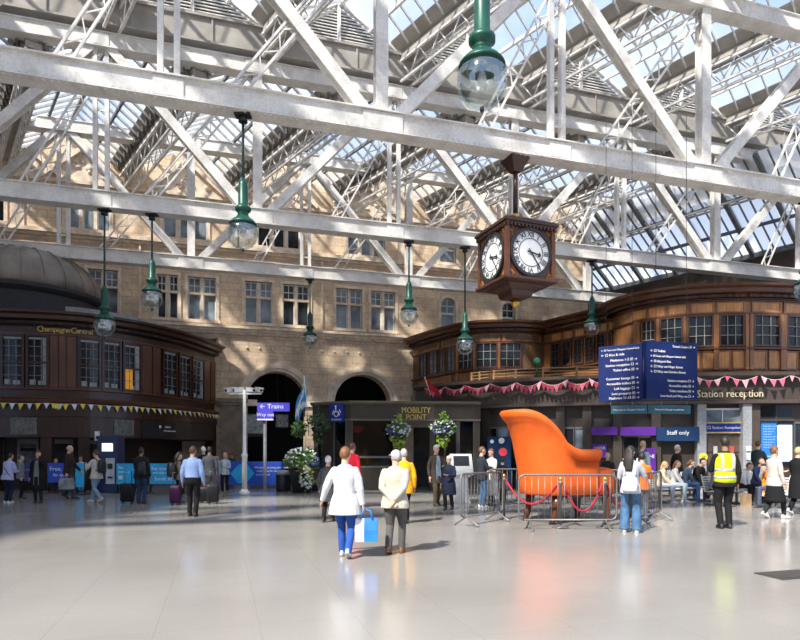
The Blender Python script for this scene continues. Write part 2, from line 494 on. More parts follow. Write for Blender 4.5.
for ua in (18, 140, 232, 322, 402, 470, 545):               # downpipes and flat strips
    c = tu(ua, DW); mb.bx(c-0.05, c+0.05, -0.1, 0, 8.14, 12.0) if ua in (140, 322) else mb.bx(c-0.28, c+0.28, -0.07, 0, 12.4, 14.7)
wall_obj(mb, 'pilaster_strip', M_STONE2, WALL)

for i, (a, b, z0, z1, n, kind) in enumerate(wins):
    fr = MB(); gl = MB(); ms = MB()
    y = 0.2
    if kind == 'sq':
        k = n; wd = (b-a)/k
        for q in range(1, k): ms.bx(a+q*wd-0.07, a+q*wd+0.07, 0.02, 0.3, z0, z1)
        zt = z0+(z1-z0)*0.62
        if n == 2: ms.bx(a, b, 0.03, 0.3, zt-0.06, zt+0.06)
        spans = [(a+q*wd+(0.07 if q else 0), a+(q+1)*wd-(0.07 if q < k-1 else 0)) for q in range(k)]
    else:
        zt = z0+(z1-z0)*0.5; spans = [(a, b)]
    for (p0, p1) in spans:
        for (q0, q1) in (((z0, zt), (zt, z1)) if n != 3 else ((z0, z0+(z1-z0)*0.55), (z0+(z1-z0)*0.55, z1))):
            s_ = 0.055
            fr.bx(p0, p1, y-0.03, y+0.05, q0, q0+s_); fr.bx(p0, p1, y-0.03, y+0.05, q1-s_, q1)
            fr.bx(p0, p0+s_, y-0.03, y+0.05, q0, q1); fr.bx(p1-s_, p1, y-0.03, y+0.05, q0, q1)
            if q0 > z0+0.1:
                m_ = (p0+p1)/2; fr.bx(m_-0.02, m_+0.02, y-0.02, y+0.03, q0, q1); fr.bx(p0, p1, y-0.02, y+0.03, (q0+q1)/2-0.02, (q0+q1)/2+0.02)
            gl.bx(p0, p1, y, y+0.015, q0, q1)
    o = struct(wall_obj(fr, 'window_%d' % (i+1), M_SASH))
    if ms.v: wall_obj(ms, 'mullion', M_STONE2, o)
    wall_obj(gl, 'glass', M_PANEW if i % 3 else M_PANE, o)

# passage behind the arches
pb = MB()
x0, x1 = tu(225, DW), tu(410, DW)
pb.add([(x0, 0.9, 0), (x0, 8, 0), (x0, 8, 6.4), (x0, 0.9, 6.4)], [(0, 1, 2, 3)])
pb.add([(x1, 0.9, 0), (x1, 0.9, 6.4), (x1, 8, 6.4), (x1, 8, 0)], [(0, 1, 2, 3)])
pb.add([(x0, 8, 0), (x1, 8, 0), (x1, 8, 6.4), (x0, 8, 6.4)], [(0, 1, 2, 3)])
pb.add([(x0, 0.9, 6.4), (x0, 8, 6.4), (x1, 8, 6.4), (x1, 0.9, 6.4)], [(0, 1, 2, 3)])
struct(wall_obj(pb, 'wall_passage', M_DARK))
# departure board on the passage's rear wall
tm = thing('poster_case', 'small white poster case hanging in the dark left arch', 'poster case', WLOC+Vector((0, 0, 0)))
c = wp(tu(256, DW+1.5), DW+1.5, 0)
tm.location = (c.x, c.y, 2.6)
q = MB(); q.box((c.x, c.y, 3.0), (1.1, 0.12, 1.3), TH); q.build('case', M_BLACK, tm)
q = MB(); q.box((c.x+0.02, c.y-0.08, 3.05), (0.95, 0.02, 1.05), TH); q.build('poster', mat('pale_poster', (0.35, 0.42, 0.42), 0.6, var=0.5, scale=5), tm)

# ================================================================== roof trusses
ZL, ZU, CH = 10.14, 15.75, 0.5
KR = (-0.625*CT+0.781*ST)/(0.625*ST+0.781*CT)             # shift along the wall per metre of depth, roof ridges
def truss(name, label, d, tn, ta, tb, tub, long_top=True):
    """tn: bottom-node posts; ta..tb extent"""
    root = thing(name, label, 'roof truss', wp(0, d, ZL), TH, 'white steel roof trusses')
    def seg(m, t0, z0, t1, z1, w_, h_, y=0.0): m.bar((t0, y, z0-ZL), (t1, y, z1-ZL), w_, h_, (0, -1, 0))
    # lower chord: box girder with flange plates, joint covers
    m = MB(); m.bx(ta, tb, -0.0, 0.42, 0, CH)
    m.bx(ta, tb, -0.05, 0.47, -0.035, 0.0); m.bx(ta, tb, -0.09, 0.51, CH, CH+0.035)
    if d == D1:
        q = -13.0
        while q < 20:
            for zz in (0.05, CH-0.05): m.bx(q-.022, q+.022, -0.022, 0.0, zz-.022, zz+.022)
            m.bx(q-.022, q+.022, 0.03, 0.074, -0.055, -0.035)
            q += 0.16
    m.build('lower_chord', M_STEEL, root, local=True)
    m = MB(); m.bx(ta, tub, -0.0, 0.42, ZU-ZL, ZU-ZL+0.46)
    m.bx(ta, tub, -0.05, 0.47, ZU-ZL-0.035, ZU-ZL); m.bx(ta, tub, -0.05, 0.47, ZU-ZL+0.46, ZU-ZL+0.495)
    m.build('upper_chord', M_STEEL, root, local=True)
    t = tn; k = 0
    ts = []
    while t > ta+1: t -= 5.37; k -= 1
    while t < tub-0.5:
        if t > ta: ts.append((t, k))
        t += 5.37; k += 1
    for t, k in ts:
        m = MB()
        if k % 2 == 0:                                      # strong H post over a bottom node
            m.bx(t-0.17, t+0.17, 0.05, 0.09, CH, ZU-ZL); m.bx(t-0.17, t+0.17, 0.33, 0.37, CH, ZU-ZL); m.bx(t-0.03, t+0.03, 0.09, 0.33, CH, ZU-ZL)
        else:                                               # pair of slender hangers
            for s in (-1, 1): m.bx(t+s*0.19-0.07, t+s*0.19+0.07, 0.1, 0.3, CH, ZU-ZL)
            zz = CH+0.5
            while zz < ZU-ZL-0.4: m.bx(t-0.14, t+0.14, 0.15, 0.19, zz, zz+0.05); zz += 1.2
        m.build('post', M_STEEL, root, local=True)
        m = MB()
        hw = 0.55 if k % 2 == 0 else 0.35
        m.bx(t-hw, t+hw, -0.035, 0.0, 0.02, CH-0.02); m.build('gusset_plate', M_STEEL, root, local=True); m = MB(); m.bx(t-hw*0.8, t+hw*0.8, -0.03, 0.0, ZU-ZL+0.03, ZU-ZL+0.44)
        m.build('gusset_plate', M_STEEL, root, local=True)
        if k % 2 == 0:
            for s in (-1, 1):
                e = t+s*5.37
                if e < ta or e > tub+0.3: continue
                m = MB(); a = Vector((t+s*0.45, 0.2, CH)); b = Vector((e-s*0.3, 0.2, ZU-ZL))
                for y in (0.06, 0.34):
                    m.bar(a+Vector((0, y-0.2, 0)), b+Vector((0, y-0.2, 0)), 0.32, 0.05, (0, -1, 0))
                m.bar(a, b, 0.05, 0.26, (0, -1, 0))
                m.build('diagonal', M_STEEL, root, local=True)
                if s > 0: continue
                # light lattice counter-brace
                m = MB(); a = Vector((t-3.8, 0.22, CH)); b = Vector((t-0.1, 0.22, ZU-ZL))
                lattice(m, a, b, 0.34, Vector((1, 0, 0)), 0.06, 0.42)
                m.build('lattice_brace', M_STEEL, root, local=True)
    for t, k in ts:
        if k % 2 and ta < t-3 and t < tub:
            m = MB(); lattice(m, (t-2.4, 0.22, CH), (t+0.3, 0.22, ZU-ZL), 0.34, Vector((1, 0, 0)), 0.06, 0.42); m.build('lattice_brace', M_STEEL, root, local=True)
    return root
def lattice(m, a, b, depth, side, t=0.06, step=0.5, sd=0.03):
    """two chords joined by zig-zag lacing; side = direction across"""
    a, b = Vector(a), Vector(b); d = (b-a); ln = d.length; d.normalize()
    s_ = (Vector(side)-d*d.dot(Vector(side))).normalized()
    nrm = d.cross(s_)
    m.bar(a+s_*depth/2, b+s_*depth/2, t, t, nrm); m.bar(a-s_*depth/2, b-s_*depth/2, t, t, nrm)
    n = max(2, int(ln/step)); sg = 1
    for i in range(n):
        p = a+d*(ln*i/n)+s_*(depth/2*sg); q = a+d*(ln*(i+1)/n)-s_*(depth/2*sg); sg = -sg
        m.bar(p, q, sd, sd*0.8, nrm)
D0, D1, D2, D3 = 8.0, 15.5, 23.1, 29.7
truss('roof_truss', 'white steel roof truss nearest the viewer, just overhead', D0, 4.17-KR*7.5, -22, 30, 30)
truss('roof_truss', 'white steel roof truss that carries the hanging clock', D1, 4.17, -24, 32, 32)
truss('roof_truss', 'white steel roof truss right under the louvred gables', D2, 1.36, -26, 34, 34)
truss('roof_truss', 'farthest white steel roof truss, close before the sandstone wall', D3, -1.3, -26, tu(700, D3), tu(652, D3))

# ================================================================== glazed roof = ceiling
PW, PN = 0.781*CT+0.625*ST, -0.781*ST+0.625*CT            # across-slope direction in (t, d)
def roof_bays(t_at, d_at, k0, k1, da, db, zv, rise, bay, solid, bar_step, barw):
    """ridge and furrow: valleys at t = t_at + bay*k on the plane d_at"""
    G, B, P, V, Lt = MB(), MB(), MB(), MB(), MB()
    half = bay/2
    def pt(t, d, z): return wp(t, d, z)
    for k in range(k0, k1):
        for s in (0, 1):
            tv = t_at+bay*(k+s); sg = 1 if s == 0 else -1
            def val(d): return tv+KR*(d-d_at)
            def rid(d): return t_at+bay*(k+0.5)+KR*(d-d_at)
            fz = solid
            def mid(d, f): return wp(val(d)+(rid(d)-val(d))*f, d, zv+rise*f)
            # opaque board along the valley
            V.add([mid(da, 0.06), mid(db, 0.06), mid(db, fz), mid(da, fz)], [(0, 1, 2, 3)])
            V.add([mid(da, 0.06)+Vector((0, 0, .06)), mid(db, 0.06)+Vector((0, 0, .06)), mid(db, fz)+Vector((0, 0, .06)), mid(da, fz)+Vector((0, 0, .06))], [(3, 2, 1, 0)])
            G.add([mid(da, fz), mid(db, fz), mid(db, 0.99), mid(da, 0.99)], [(0, 1, 2, 3)])
            # sloping bars square to the ridge
            d = da
            c1 = (da, db)
            while d < db+0.01:
                f0, f1 = 0.02, 1.0
                dr = d+PN*sg*0  # ridge end shifts along the ridge
                # plan direction across the slope: valley (val(d), d) -> ridge at depth d+dd with same across component
                dd = (half*PN/ (PW-KR*PN))*sg
                e = d+dd
                a = wp(val(d), d, zv); b = wp(rid(e), e, zv+rise)
                if e > db: 
                    f = (db-d)/(e-d); b = a+(b-a)*f
                if e < da:
                    f = (da-d)/(e-d); b = a+(b-a)*f
                if (b-a).length > 0.2:
                    n = Vector((0, 0, 1))
                    B.bar(a+(b-a)*(fz*0.5)-Vector((0, 0, .05)), b-Vector((0, 0, .05)), barw, 0.10, n)
                d += bar_step
            for f in (0.55,):                               # purlin
                P.bar(mid(da, f)-Vector((0, 0, .13)), mid(db, f)-Vector((0, 0, .13)), 0.1, 0.14)
        P.bar(wp(t_at+bay*(k+.5)+KR*(da-d_at), da, zv+rise-.06), wp(t_at+bay*(k+.5)+KR*(db-d_at), db, zv+rise-.06), 0.14, 0.22)
    for k in range(k0, k1+1):
        tv = t_at+bay*k
        a = wp(tv+KR*(da-d_at), da, zv-0.05); b = wp(tv+KR*(db-d_at), db, zv-0.05)
        V.bar(a, b, 0.5, 0.22)
        dz = Vector((0, 0, -0.62))
        lattice(Lt, a+dz+Vector((.16, .2, 0))*1, b+dz+Vector((.16, .2, 0)), 0.8, (0, 0, 1), 0.09, 0.55, 0.045)
        lattice(Lt, a+dz-Vector((.16, .2, 0)), b+dz-Vector((.16, .2, 0)), 0.8, (0, 0, 1), 0.09, 0.55, 0.045)
    return G, B, P, V, Lt
G, B, P, V, Lt = roof_bays(1.74, D2, -5, 6, 9.5, D2, 17.4, 1.63, 5.4, 0.25, 0.62, 0.05)
CEIL = struct(G.build('ceiling', M_ROOFGLASS), 'ridge and furrow glass station roof')
B.build('glazing_bar', M_BARW, CEIL); P.build('purlin', M_STEEL, CEIL); V.build('gutter_board', M_VALLEY, CEIL); Lt.build('lattice_girder', M_STEEL, CEIL)
G, B, P, V, Lt = roof_bays(-0.5, 22.8, -4, 5, D2+0.25, DW-0.05, 15.55, 1.62, 5.4, 0.26, 0.55, 0.085)
G.build('rear_glazing', M_REARGLASS, CEIL); B.build('rear_glazing_bar', M_BARW, CEIL); P.build('rear_purlin', M_BARB, CEIL); V.build('rear_gutter_board', M_VALLEY, CEIL); Lt.build('rear_lattice_girder', M_STEEL, CEIL)
# brackets lining the rear gutters
m = MB()
for k in range(-4, 6):
    for s in (-1, 1):
        d = D2+0.6
        while d < DW-0.3:
            t = -0.5+5.4*k+KR*(d-22.8)+s*0.42; p = wp(t, d, 15.72)
            m.box(p, (0.07, 0.5, 0.34), TH); d += 0.55
m.build('gutter_bracket', mat('dark_grey_iron', (0.16, 0.15, 0.14), 0.6), CEIL)
# deep fascia beam and louvred gables over the middle truss
m = MB(); m.bx(-26, 34, -0.1, 0.25, 16.48, 17.4); m.bx(-26, 34, -0.2, 0.35, 17.36, 17.44); m.bx(-26, 34, -0.2, 0.35, 16.42, 16.5)
for k in range(-10, 14):
    m.bx(k*2.7-0.3, k*2.7-0.24, -0.16, 0, 16.5, 17.36)
f_ = m.build('fascia_beam', M_VALLEY, CEIL, local=True); f_.parent = CEIL
f_.location = wp(0, D2, 0)-CEIL.location; f_.rotation_euler = (0, 0, TH)
m = MB(); fr = MB(); bk = MB()
for k in range(-5, 6):
    c = 1.74+5.4*(k+.5); n = 13; hw, h = 2.55, 1.58
    for i in range(n):
        z = h*(i+0.25)/n; w_ = hw*(1-(z+0.06)/h)
        if w_ > 0.1:
            m.add([(c-w_, -0.02, 17.46+z), (c+w_, -0.02, 17.46+z), (c+w_, 0.09, 17.46+z+h/n*0.95), (c-w_, 0.09, 17.46+z+h/n*0.95),
                   (c-w_, 0.0, 17.44+z), (c+w_, 0.0, 17.44+z), (c+w_, 0.11, 17.44+z+h/n*0.8), (c-w_, 0.11, 17.44+z+h/n*0.8)],
                  [(0, 1, 2, 3), (7, 6, 5, 4), (0, 4, 5, 1), (3, 2, 6, 7)])
    bk.add([(c-hw, 0.2, 17.42), (c+hw, 0.16, 17.42), (c, 0.16, 17.42+h)], [(0, 1, 2)])
    for s in (-1, 1): fr.bar((c+s*2.66, -0.03, 17.42), (c, -0.03, 19.05), 0.16, 0.16, (0, -1, 0))
    fr.bx(c-0.06, c+0.06, -0.1, 0.05, 17.4, 19.0)
for mm, nm, mt_ in ((m, 'gable_louvre', M_LOUVRE), (fr, 'gable_frame', M_STEEL), (bk, 'gable_backing', M_VALLEY)):
    q = mm.build(nm, mt_, CEIL, local=True); q.location = wp(0, D2, 0)-CEIL.location; q.rotation_euler = (0, 0, TH)
# large end slope to the right
def ep(pp, q):
    return Vector((0.781*pp-0.625*q, 0.625*pp+0.781*q, 12.6+0.57*(36.9-pp)))
G, B, P = MB(), MB(), MB()
G.add([ep(31.2, 3), ep(36.9, 3), ep(36.9, 25), ep(31.2, 25)], [(0, 1, 2, 3)])
q = 3.0; i = 0
while q <= 25:
    wdt = 0.05 if i % 4 else 0.2
    B.bar(ep(31.2, q)-Vector((0, 0, .06)), ep(36.9, q)-Vector((0, 0, .06)), wdt, 0.12 if i % 4 else 0.3); q += 0.55; i += 1
for pp in (33.1, 34.9):
    P.bar(ep(pp, 3)-Vector((0, 0, .16)), ep(pp, 25)-Vector((0, 0, .16)), 0.14, 0.16)
P.bar(ep(36.9, 3), ep(36.9, 25), 0.4, 0.3)
G.build('end_glazing', M_ENDGLASS, CEIL); B.build('end_rafter', M_BARB, CEIL); P.build('end_purlin', M_BARB, CEIL)

m = MB(); a_, b_ = ep(37.2, 1), ep(37.2, 27)
m.add([(a_.x, a_.y, 0), (b_.x, b_.y, 0), (b_.x, b_.y, 12.5), (a_.x, a_.y, 12.5)], [(0, 1, 2, 3)]); struct(m.build('wall_far_right', mat('dark_brown_stone', (0.10, 0.075, 0.06), 0.8, var=.4, scale=1)))  # dark brown wall closing the gap below the eave
# ================================================================== curved pavilions
def smooth(path, n=6):
    P = [Vector(p) for p in path]; out = []
    for i in range(len(P)-1):
        p0 = P[max(0, i-1)]; p1 = P[i]; p2 = P[i+1]; p3 = P[min(len(P)-1, i+2)]
        for k in range(n):
            t = k/n
            out.append(0.5*((2*p1)+(p2-p0)*t+(2*p0-5*p1+4*p2-p3)*t*t+(3*p1-p0-3*p2+p3)*t**3))
    out.append(P[-1]); return out
def col_at(path, u):
    """distance along the path (index, fraction) where image column u lies"""
    a = (u-400)/F; best = None
    for i in range(len(path)-1):
        f0 = path[i].x-a*path[i].y; f1 = path[i+1].x-a*path[i+1].y
        if f0 <= 0 < f1 or (f0 < 0 <= f1): return i+f0/(f0-f1)
    return 0.0 if path[0].x-a*path[0].y > 0 else len(path)-1.0
def pos(path, s):
    i = min(int(s), len(path)-2); f = s-i
    p = path[i]+(path[i+1]-path[i])*f; d = (path[i+1]-path[i]).normalized()
    return p, Vector((d.y, -d.x))
def strip(mb, path, s0, s1, z0, z1, off, th, m=0, n=4):
    sub = [s0+(s1-s0)*i/n for i in range(n+1)]
    r0, rings = None, []
    for s in sub:
        p, nv = pos(path, s)
        a = p+nv*off; b = p+nv*(off-th)
        rings.append([(a.x, a.y, z0), (a.x, a.y, z1), (b.x, b.y, z1), (b.x, b.y, z0)])
    return mb.loft(rings, m, False)
WN = [30]
def pav_window(path, u0, u1, z0, z1, lights, rows, frame_m, glass_m, off=0.05, fw=0.09, bars=0.022, bar_m=None, half_split=False):
    s0, s1 = col_at(path, u0), col_at(path, u1)
    WN[0] += 1
    fr, gl, br = MB(), MB(), MB()
    strip(gl, path, s0, s1, z0, z1, off-0.02, 0.03)
    strip(fr, path, s0, s1, z0-fw, z0, off+0.06, 0.12); strip(fr, path, s0, s1, z1, z1+fw, off+0.06, 0.12)
    for s in (s0, s1):
        e = 0.08*(1 if s == s0 else -1)
        p, nv = pos(path, s); tdir = Vector((-nv.y, nv.x))
        c = p+nv*off; fr.box((c.x, c.y, (z0+z1)/2), (fw, 0.14, z1-z0+2*fw), math.atan2(tdir.y, tdir.x))
    for i in range(1, lights):
        p, nv = pos(path, s0+(s1-s0)*i/lights); c = p+nv*(off+0.01); br.box((c.x, c.y, (z0+z1)/2), (bars, 0.04, z1-z0), math.atan2(nv.x, -nv.y))
    for j in range(1, rows):
        z = z0+(z1-z0)*j/rows; strip(br, path, s0, s1, z-bars/2, z+bars/2, off+0.03, 0.04)
    if half_split:
        z = z0+(z1-z0)*0.47; strip(fr, path, s0, s1, z-0.04, z+0.04, off+0.05, 0.1)
    o = struct(fr.build('window_%d' % WN[0], frame_m))
    gl.build('glass', glass_m, o); br.build('glazing_bar', bar_m or frame_m, o)
    return o

LP = smooth([(-26, 23.6), (-20, 23.1), (-17.8, 23.0), (-15.5, 23.15), (-13.3, 23.6), (-12.05, 24.35), (-10.95, 25.8), (-10.15, 28), (-9.65, 31.2)])
M_INT = M_PANE
# upper storey of the left pavilion
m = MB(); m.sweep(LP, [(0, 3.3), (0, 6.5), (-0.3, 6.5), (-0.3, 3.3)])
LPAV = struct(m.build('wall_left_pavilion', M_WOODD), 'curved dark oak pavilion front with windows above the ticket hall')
m = MB()
m.sweep(LP, [(0, 6.42), (0.12, 6.45), (0.16, 6.58), (0.42, 6.66), (0.46, 6.80), (0.60, 6.86), (0.62, 6.95), (0.3, 7.02), (-0.2, 7.05), (-0.2, 6.42)], sm=False)
m.build('cornice', M_WOODD, LPAV)
m = MB()                                                    # dentil row, mouldings
s = 0.3
while s < len(LP)-1.2:
    p, nv = pos(LP, s); c = p+nv*0.2; m.box((c.x, c.y, 6.52), (0.1, 0.16, 0.12), math.atan2(nv.x, -nv.y)); s += 0.09
m.build('dentil', M_WOODD, LPAV)
m = MB()
m.sweep(LP, [(0.0, 6.08), (0.07, 6.1), (0.07, 6.16), (0, 6.18)]); m.sweep(LP, [(0, 3.95), (0.09, 3.97), (0.09, 4.03), (0, 4.05)])
m.sweep(LP, [(0, 3.42), (0.22, 3.46), (0.26, 3.56), (0, 3.66)])
m.build('moulding', M_WOODM, LPAV)
m = MB()                                                    # pilasters and boards between the windows
for ua, ub in ((-4, 1), (50, 58.5), (59.5, 66), (67, 76), (141.5, 151), (152, 159.5), (204, 209), (210, 216)):
    strip(m, LP, col_at(LP, ua), col_at(LP, ub), 4.05, 6.08, 0.06, 0.06)
m.build('pilaster', M_WOODM, LPAV)
m = MB()
m.sweep(LP, [(0.16, 2.92), (0.16, 3.42), (-0.4, 3.42), (-0.4, 2.92)]); m.sweep(LP, [(0.1, 2.1), (0.1, 2.95), (-0.4, 2.95), (-0.4, 2.1)])
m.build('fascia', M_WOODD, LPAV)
m = MB(); m.sweep(LP, [(-1.6, 0), (-1.6, 2.2), (-1.8, 2.2), (-1.8, 0)]); m.sweep(LP, [(-0.4, 2.05), (-0.4, 2.2), (-1.7, 2.2), (-1.7, 2.05)])
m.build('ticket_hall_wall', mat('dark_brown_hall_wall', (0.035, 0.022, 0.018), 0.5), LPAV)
for ua in (-8, 46, 84, 108, 216):
    m = MB(); p, nv = pos(LP, col_at(LP, ua)); m.box((p.x-nv.x*0.2, p.y-nv.y*0.2, 1.05), (0.4, 0.4, 2.1), math.atan2(nv.x, -nv.y))
    m.box((p.x-nv.x*0.2, p.y-nv.y*0.2, 0.12), (0.48, 0.48, 0.24), math.atan2(nv.x, -nv.y))
    m.build('pillar', M_WOODD, LPAV)
m = MB(); back = [Vector((-9.6, 31.6)), Vector((-26, 27.5))]
vs = [(p.x, p.y, 7.03) for p in LP]+[(back[0].x, back[0].y, 7.5), (back[1].x, back[1].y, 7.5)]
m.add(vs, [list(range(len(vs)))]); m.build('roof', M_ROOFD, LPAV)
m = MB()                                                    # pale lead upstand behind the cornice
sub = [pos(LP, col_at(LP, 60)+(col_at(LP, 205)-col_at(LP, 60))*i/10) for i in range(11)]
m.sweep([(p-nv*0.9) for p, nv in sub], [(0, 7.0), (0, 7.45), (-0.4, 7.5), (-0.4, 7.0)]); m.build('roof_upstand', mat('pale_lead', (0.33, 0.33, 0.33), 0.5), LPAV)
# shallow ribbed dome
dm = Vector((-17.1, 27.3, 0))
m = MB(); m.lathe([(3.05, 7.0), (3.05, 8.2), (3.2, 8.25), (3.36, 8.35), (3.4, 8.5), (3.22, 8.56)], dm, 48, sm=False); m.build('dome_drum', M_ROOFD, LPAV)
m = MB(); m.lathe([(3.26*math.cos(q*PI/2/10), 8.54+2.1*math.sin(q*PI/2/10)**0.9) for q in range(10)]+[(0.12, 10.66)], dm, 48); 
for k in range(24):
    a = 2*PI*k/24
    m.tube([dm+Vector((math.cos(a)*3.27*math.cos(q*PI/2/8), math.sin(a)*3.27*math.cos(q*PI/2/8), 8.56+2.1*math.sin(q*PI/2/8)**0.9)) for q in range(8)], 0.035, 5)
m.build('dome', M_LEAD, LPAV)
# windows
for ua, ub in ((3, 24), (28, 48.5), (79.5, 99.5), (102.5, 119.5), (123, 139.5), (162, 175), (178, 188.5), (191, 202.5)):
    ov = pav_window(LP, ua, ub, 4.12, 6.0, 3, 5, M_WOODD, M_INT, bar_m=mat('leaded_bar', (0.22, 0.22, 0.22), 0.5), half_split=True)
    m = MB()
    s0, s1 = col_at(LP, ua), col_at(LP, ub)
    if ub in (48.5, 139.5, 202.5): strip(m, LP, s0+(s1-s0)*0.72, s1, 4.14, 5.95, 0.045, 0.02)
    strip(m, LP, s0, s1, 5.9, 5.98, 0.06, 0.02)
    strip(m, LP, s0+(s1-s0)*0.1, s0+(s1-s0)*0.38, 4.14, 4.34, 0.05, 0.02); strip(m, LP, s0+(s1-s0)*0.5, s0+(s1-s0)*0.85, 4.14, 4.3, 0.05, 0.02)
    m.build('blind', mat('pale_window_blind', (0.34, 0.35, 0.36), 0.6), ov)
    if ub == 139.5:
        m = MB(); strip(m, LP, s0+(s1-s0)*0.08, s0+(s1-s0)*0.52, 4.14, 4.98, 0.07, 0.02)
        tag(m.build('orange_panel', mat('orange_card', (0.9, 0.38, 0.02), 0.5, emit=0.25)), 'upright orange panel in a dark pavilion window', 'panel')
# name over the left windows
p, nv = pos(LP, col_at(LP, 66))
m = MB(); txt = 'Champagne\u00b7Central'
wd = []
for ch in txt:
    xs_ = [q[0] for q in text_geo(ch, 'CENTER')[0]]; wd.append((max(xs_)-min(xs_))+.09)
acc = 0.0
for i, ch in enumerate(txt):
    u = 38.0+(acc+wd[i]/2)/sum(wd)*(92.5-38.0); acc += wd[i]; p, nv = pos(LP, col_at(LP, u))
    if ch != ' ': m.text(ch, 0.33 if i in (0, 10) else 0.29, face_matrix((p.x+nv.x*0.03, p.y+nv.y*0.03, 6.31), (nv.x, nv.y, 0)), depth=0.05)
tag(m.build('pavilion_lettering', M_GTXT), 'gilt lettering reading Champagne Central over dark windows', 'sign')

# ================================================================== right pavilions
RU = smooth([(0.75, 34.4), (2.05, 32.0), (3.5, 30.1), (4.97, 29.65), (6.5, 29.8), (7.35, 30.5)])
RK = [Vector((7.25, 30.5)), Vector((8.4, 28.8)), Vector((9.6, 27.0))]
RD = smooth([(10.3, 28.5), (9.55, 26.9), (9.6, 25.7), (10.15, 24.7), (11.2, 23.95), (12.6, 23.6), (14.1, 23.55), (15.8, 23.85), (17.6, 24.6), (20.5, 27.5)])
def pavilion(path, name, label, zc=0.0, wm=None):
    wm = wm or M_WOOD
    m = MB(); m.sweep(path, [(0, 4.5), (0, 7.6), (-0.3, 7.6), (-0.3, 4.5)])
    P_ = struct(m.build(name, wm), label)
    m = MB(); m.sweep(path, [(0, 7.5+zc), (0.1, 7.52+zc), (0.14, 7.66+zc), (0.42, 7.72+zc), (0.46, 7.86+zc), (0.62, 7.92+zc), (0.64, 8.02+zc), (0.2, 8.12+zc), (-0.3, 8.15+zc), (-0.3, 7.5+zc)])
    m.build('cornice', M_WOODM, P_)
    m = MB(); s = 0.2
    while s < len(path)-1.1:
        p, nv = pos(path, s); c = p+nv*0.2
        m.box((c.x, c.y, 7.6+zc), (0.12, 0.18, 0.12), math.atan2(nv.x, -nv.y)); s += 0.13 if len(path) > 5 else 0.08
    m.build('dentil', M_WOODM, P_)
    m = MB()
    for z0 in (6.92, 7.42): m.sweep(path, [(0, z0), (0.08, z0+.02), (0.08, z0+.07), (0, z0+.09)])
    m.sweep(path, [(0, 5.52), (0.16, 5.55), (0.16, 5.62), (0, 5.66)]); m.sweep(path, [(0, 4.5), (0.12, 4.5), (0.12, 4.7), (0, 4.75)])
    m.build('moulding', M_WOODM, P_)
    return P_
PM = pavilion(RU, 'wall_middle_pavilion', 'curved brown oak pavilion beside the sandstone wall', -0.1, M_WOODSH)
PK = pavilion(RK, 'wall_link', 'straight oak link between the two right-hand pavilions', -0.02)
PD = pavilion(RD, 'wall_right_pavilion', 'large curved oak pavilion above the station reception')
def fill(path_pts, z, name, m_, parent):
    b = MB(); vs = [(p[0], p[1], z) for p in path_pts]; b.add(vs, [list(range(len(vs)))]); return b.build(name, m_, parent)
fill(list(RU)+[(7.6, 36), (0.5, 36)], 8.0, 'roof', M_ROOFD, PM)
fill(list(RD)+[(20, 34), (9, 34)], 8.1, 'roof', M_ROOFD, PD)
fill([(7.25, 30.5), (9.6, 27), (11, 30), (9, 34)], 7.98, 'roof', M_ROOFD, PK)
m = MB(); m.sweep([(p*1.0+Vector((0.6, 2.6))) for p in RD[14:44]], [(0, 8.0), (0, 8.55), (-0.4, 8.7), (-2, 8.7), (-2, 8.0)]); m.build('roof_lantern', M_WOODD, PD)
# wood panels on the drum
def panels(path, P_, us, z0, z1, mt, off=0.05):
    m = MB(); e = MB()
    for ua, ub in us:
        s0, s1 = col_at(path, ua), col_at(path, ub)
        strip(m, path, s0, s1, z0, z1, off-0.02, 0.03, n=3)
        strip(e, path, s0, s1, z0, z0+.05, off, 0.06, n=3); strip(e, path, s0, s1, z1-.05, z1, off, 0.06, n=3)
        ds = (s1-s0)*0.07; strip(e, path, s0, s0+ds, z0, z1, off, 0.06, n=1); strip(e, path, s1-ds, s1, z0, z1, off, 0.06, n=1)
    m.build('panel', mt, P_); e.build('panel_frame', M_WOOD, P_)
wd_us = [(643, 656), (661, 682), (688, 712), (719, 742.5), (753, 778), (786, 812)]
panels(RD, PD, [(633, 647), (648, 666), (668, 688), (690, 714), (716, 745), (751, 781), (783, 810)], 6.99, 7.42, M_WOODL)
panels(RD, PD, [(640, 657), (659, 684), (687, 700), (702, 715), (717, 730), (732, 745), (752, 766), (768, 781), (784, 797), (799, 812)], 4.78, 5.5, M_WOODL)
m = MB()
for ua, ub in ((636, 641), (657, 660), (683, 687), (713, 718), (744, 747.5), (748.5, 752), (779, 785)):
    strip(m, RD, col_at(RD, ua), col_at(RD, ub), 4.75, 6.92, 0.12, 0.12, n=2)
m.build('pilaster', M_WOOD, PD)
for ua, ub in wd_us: pav_window(RD, ua, ub, 5.72, 6.86, 3, 3, M_WOODM, M_PANE, fw=0.06, bar_m=mat('pale_leaded_bar', (0.35, 0.34, 0.30), 0.5))
panels(RU, PM, [(418, 440), (442, 470), (472, 500), (502, 540)], 6.99, 7.35, M_WOODSH)
panels(RU, PM, [(418, 428), (430, 452), (456, 480), (482, 505), (507, 540)], 4.78, 5.5, M_WOOD)
for ua, ub in ((421, 427.5), (430, 438), (440.5, 446), (448, 456)):
    pav_window(RU, ua, ub, 5.72, 6.86, 2, 3, M_WOODM, M_PANEW, fw=0.06, bars=0.04, bar_m=M_WOODM)
for ua, ub in ((460, 473), (477, 497), (500, 520)):
    pav_window(RU, ua, ub, 5.72, 6.86, 3, 3, M_WOODM, M_PANE, fw=0.06, bar_m=mat('pale_leaded_bar', (0.35, 0.34, 0.30), 0.5))
m = MB()
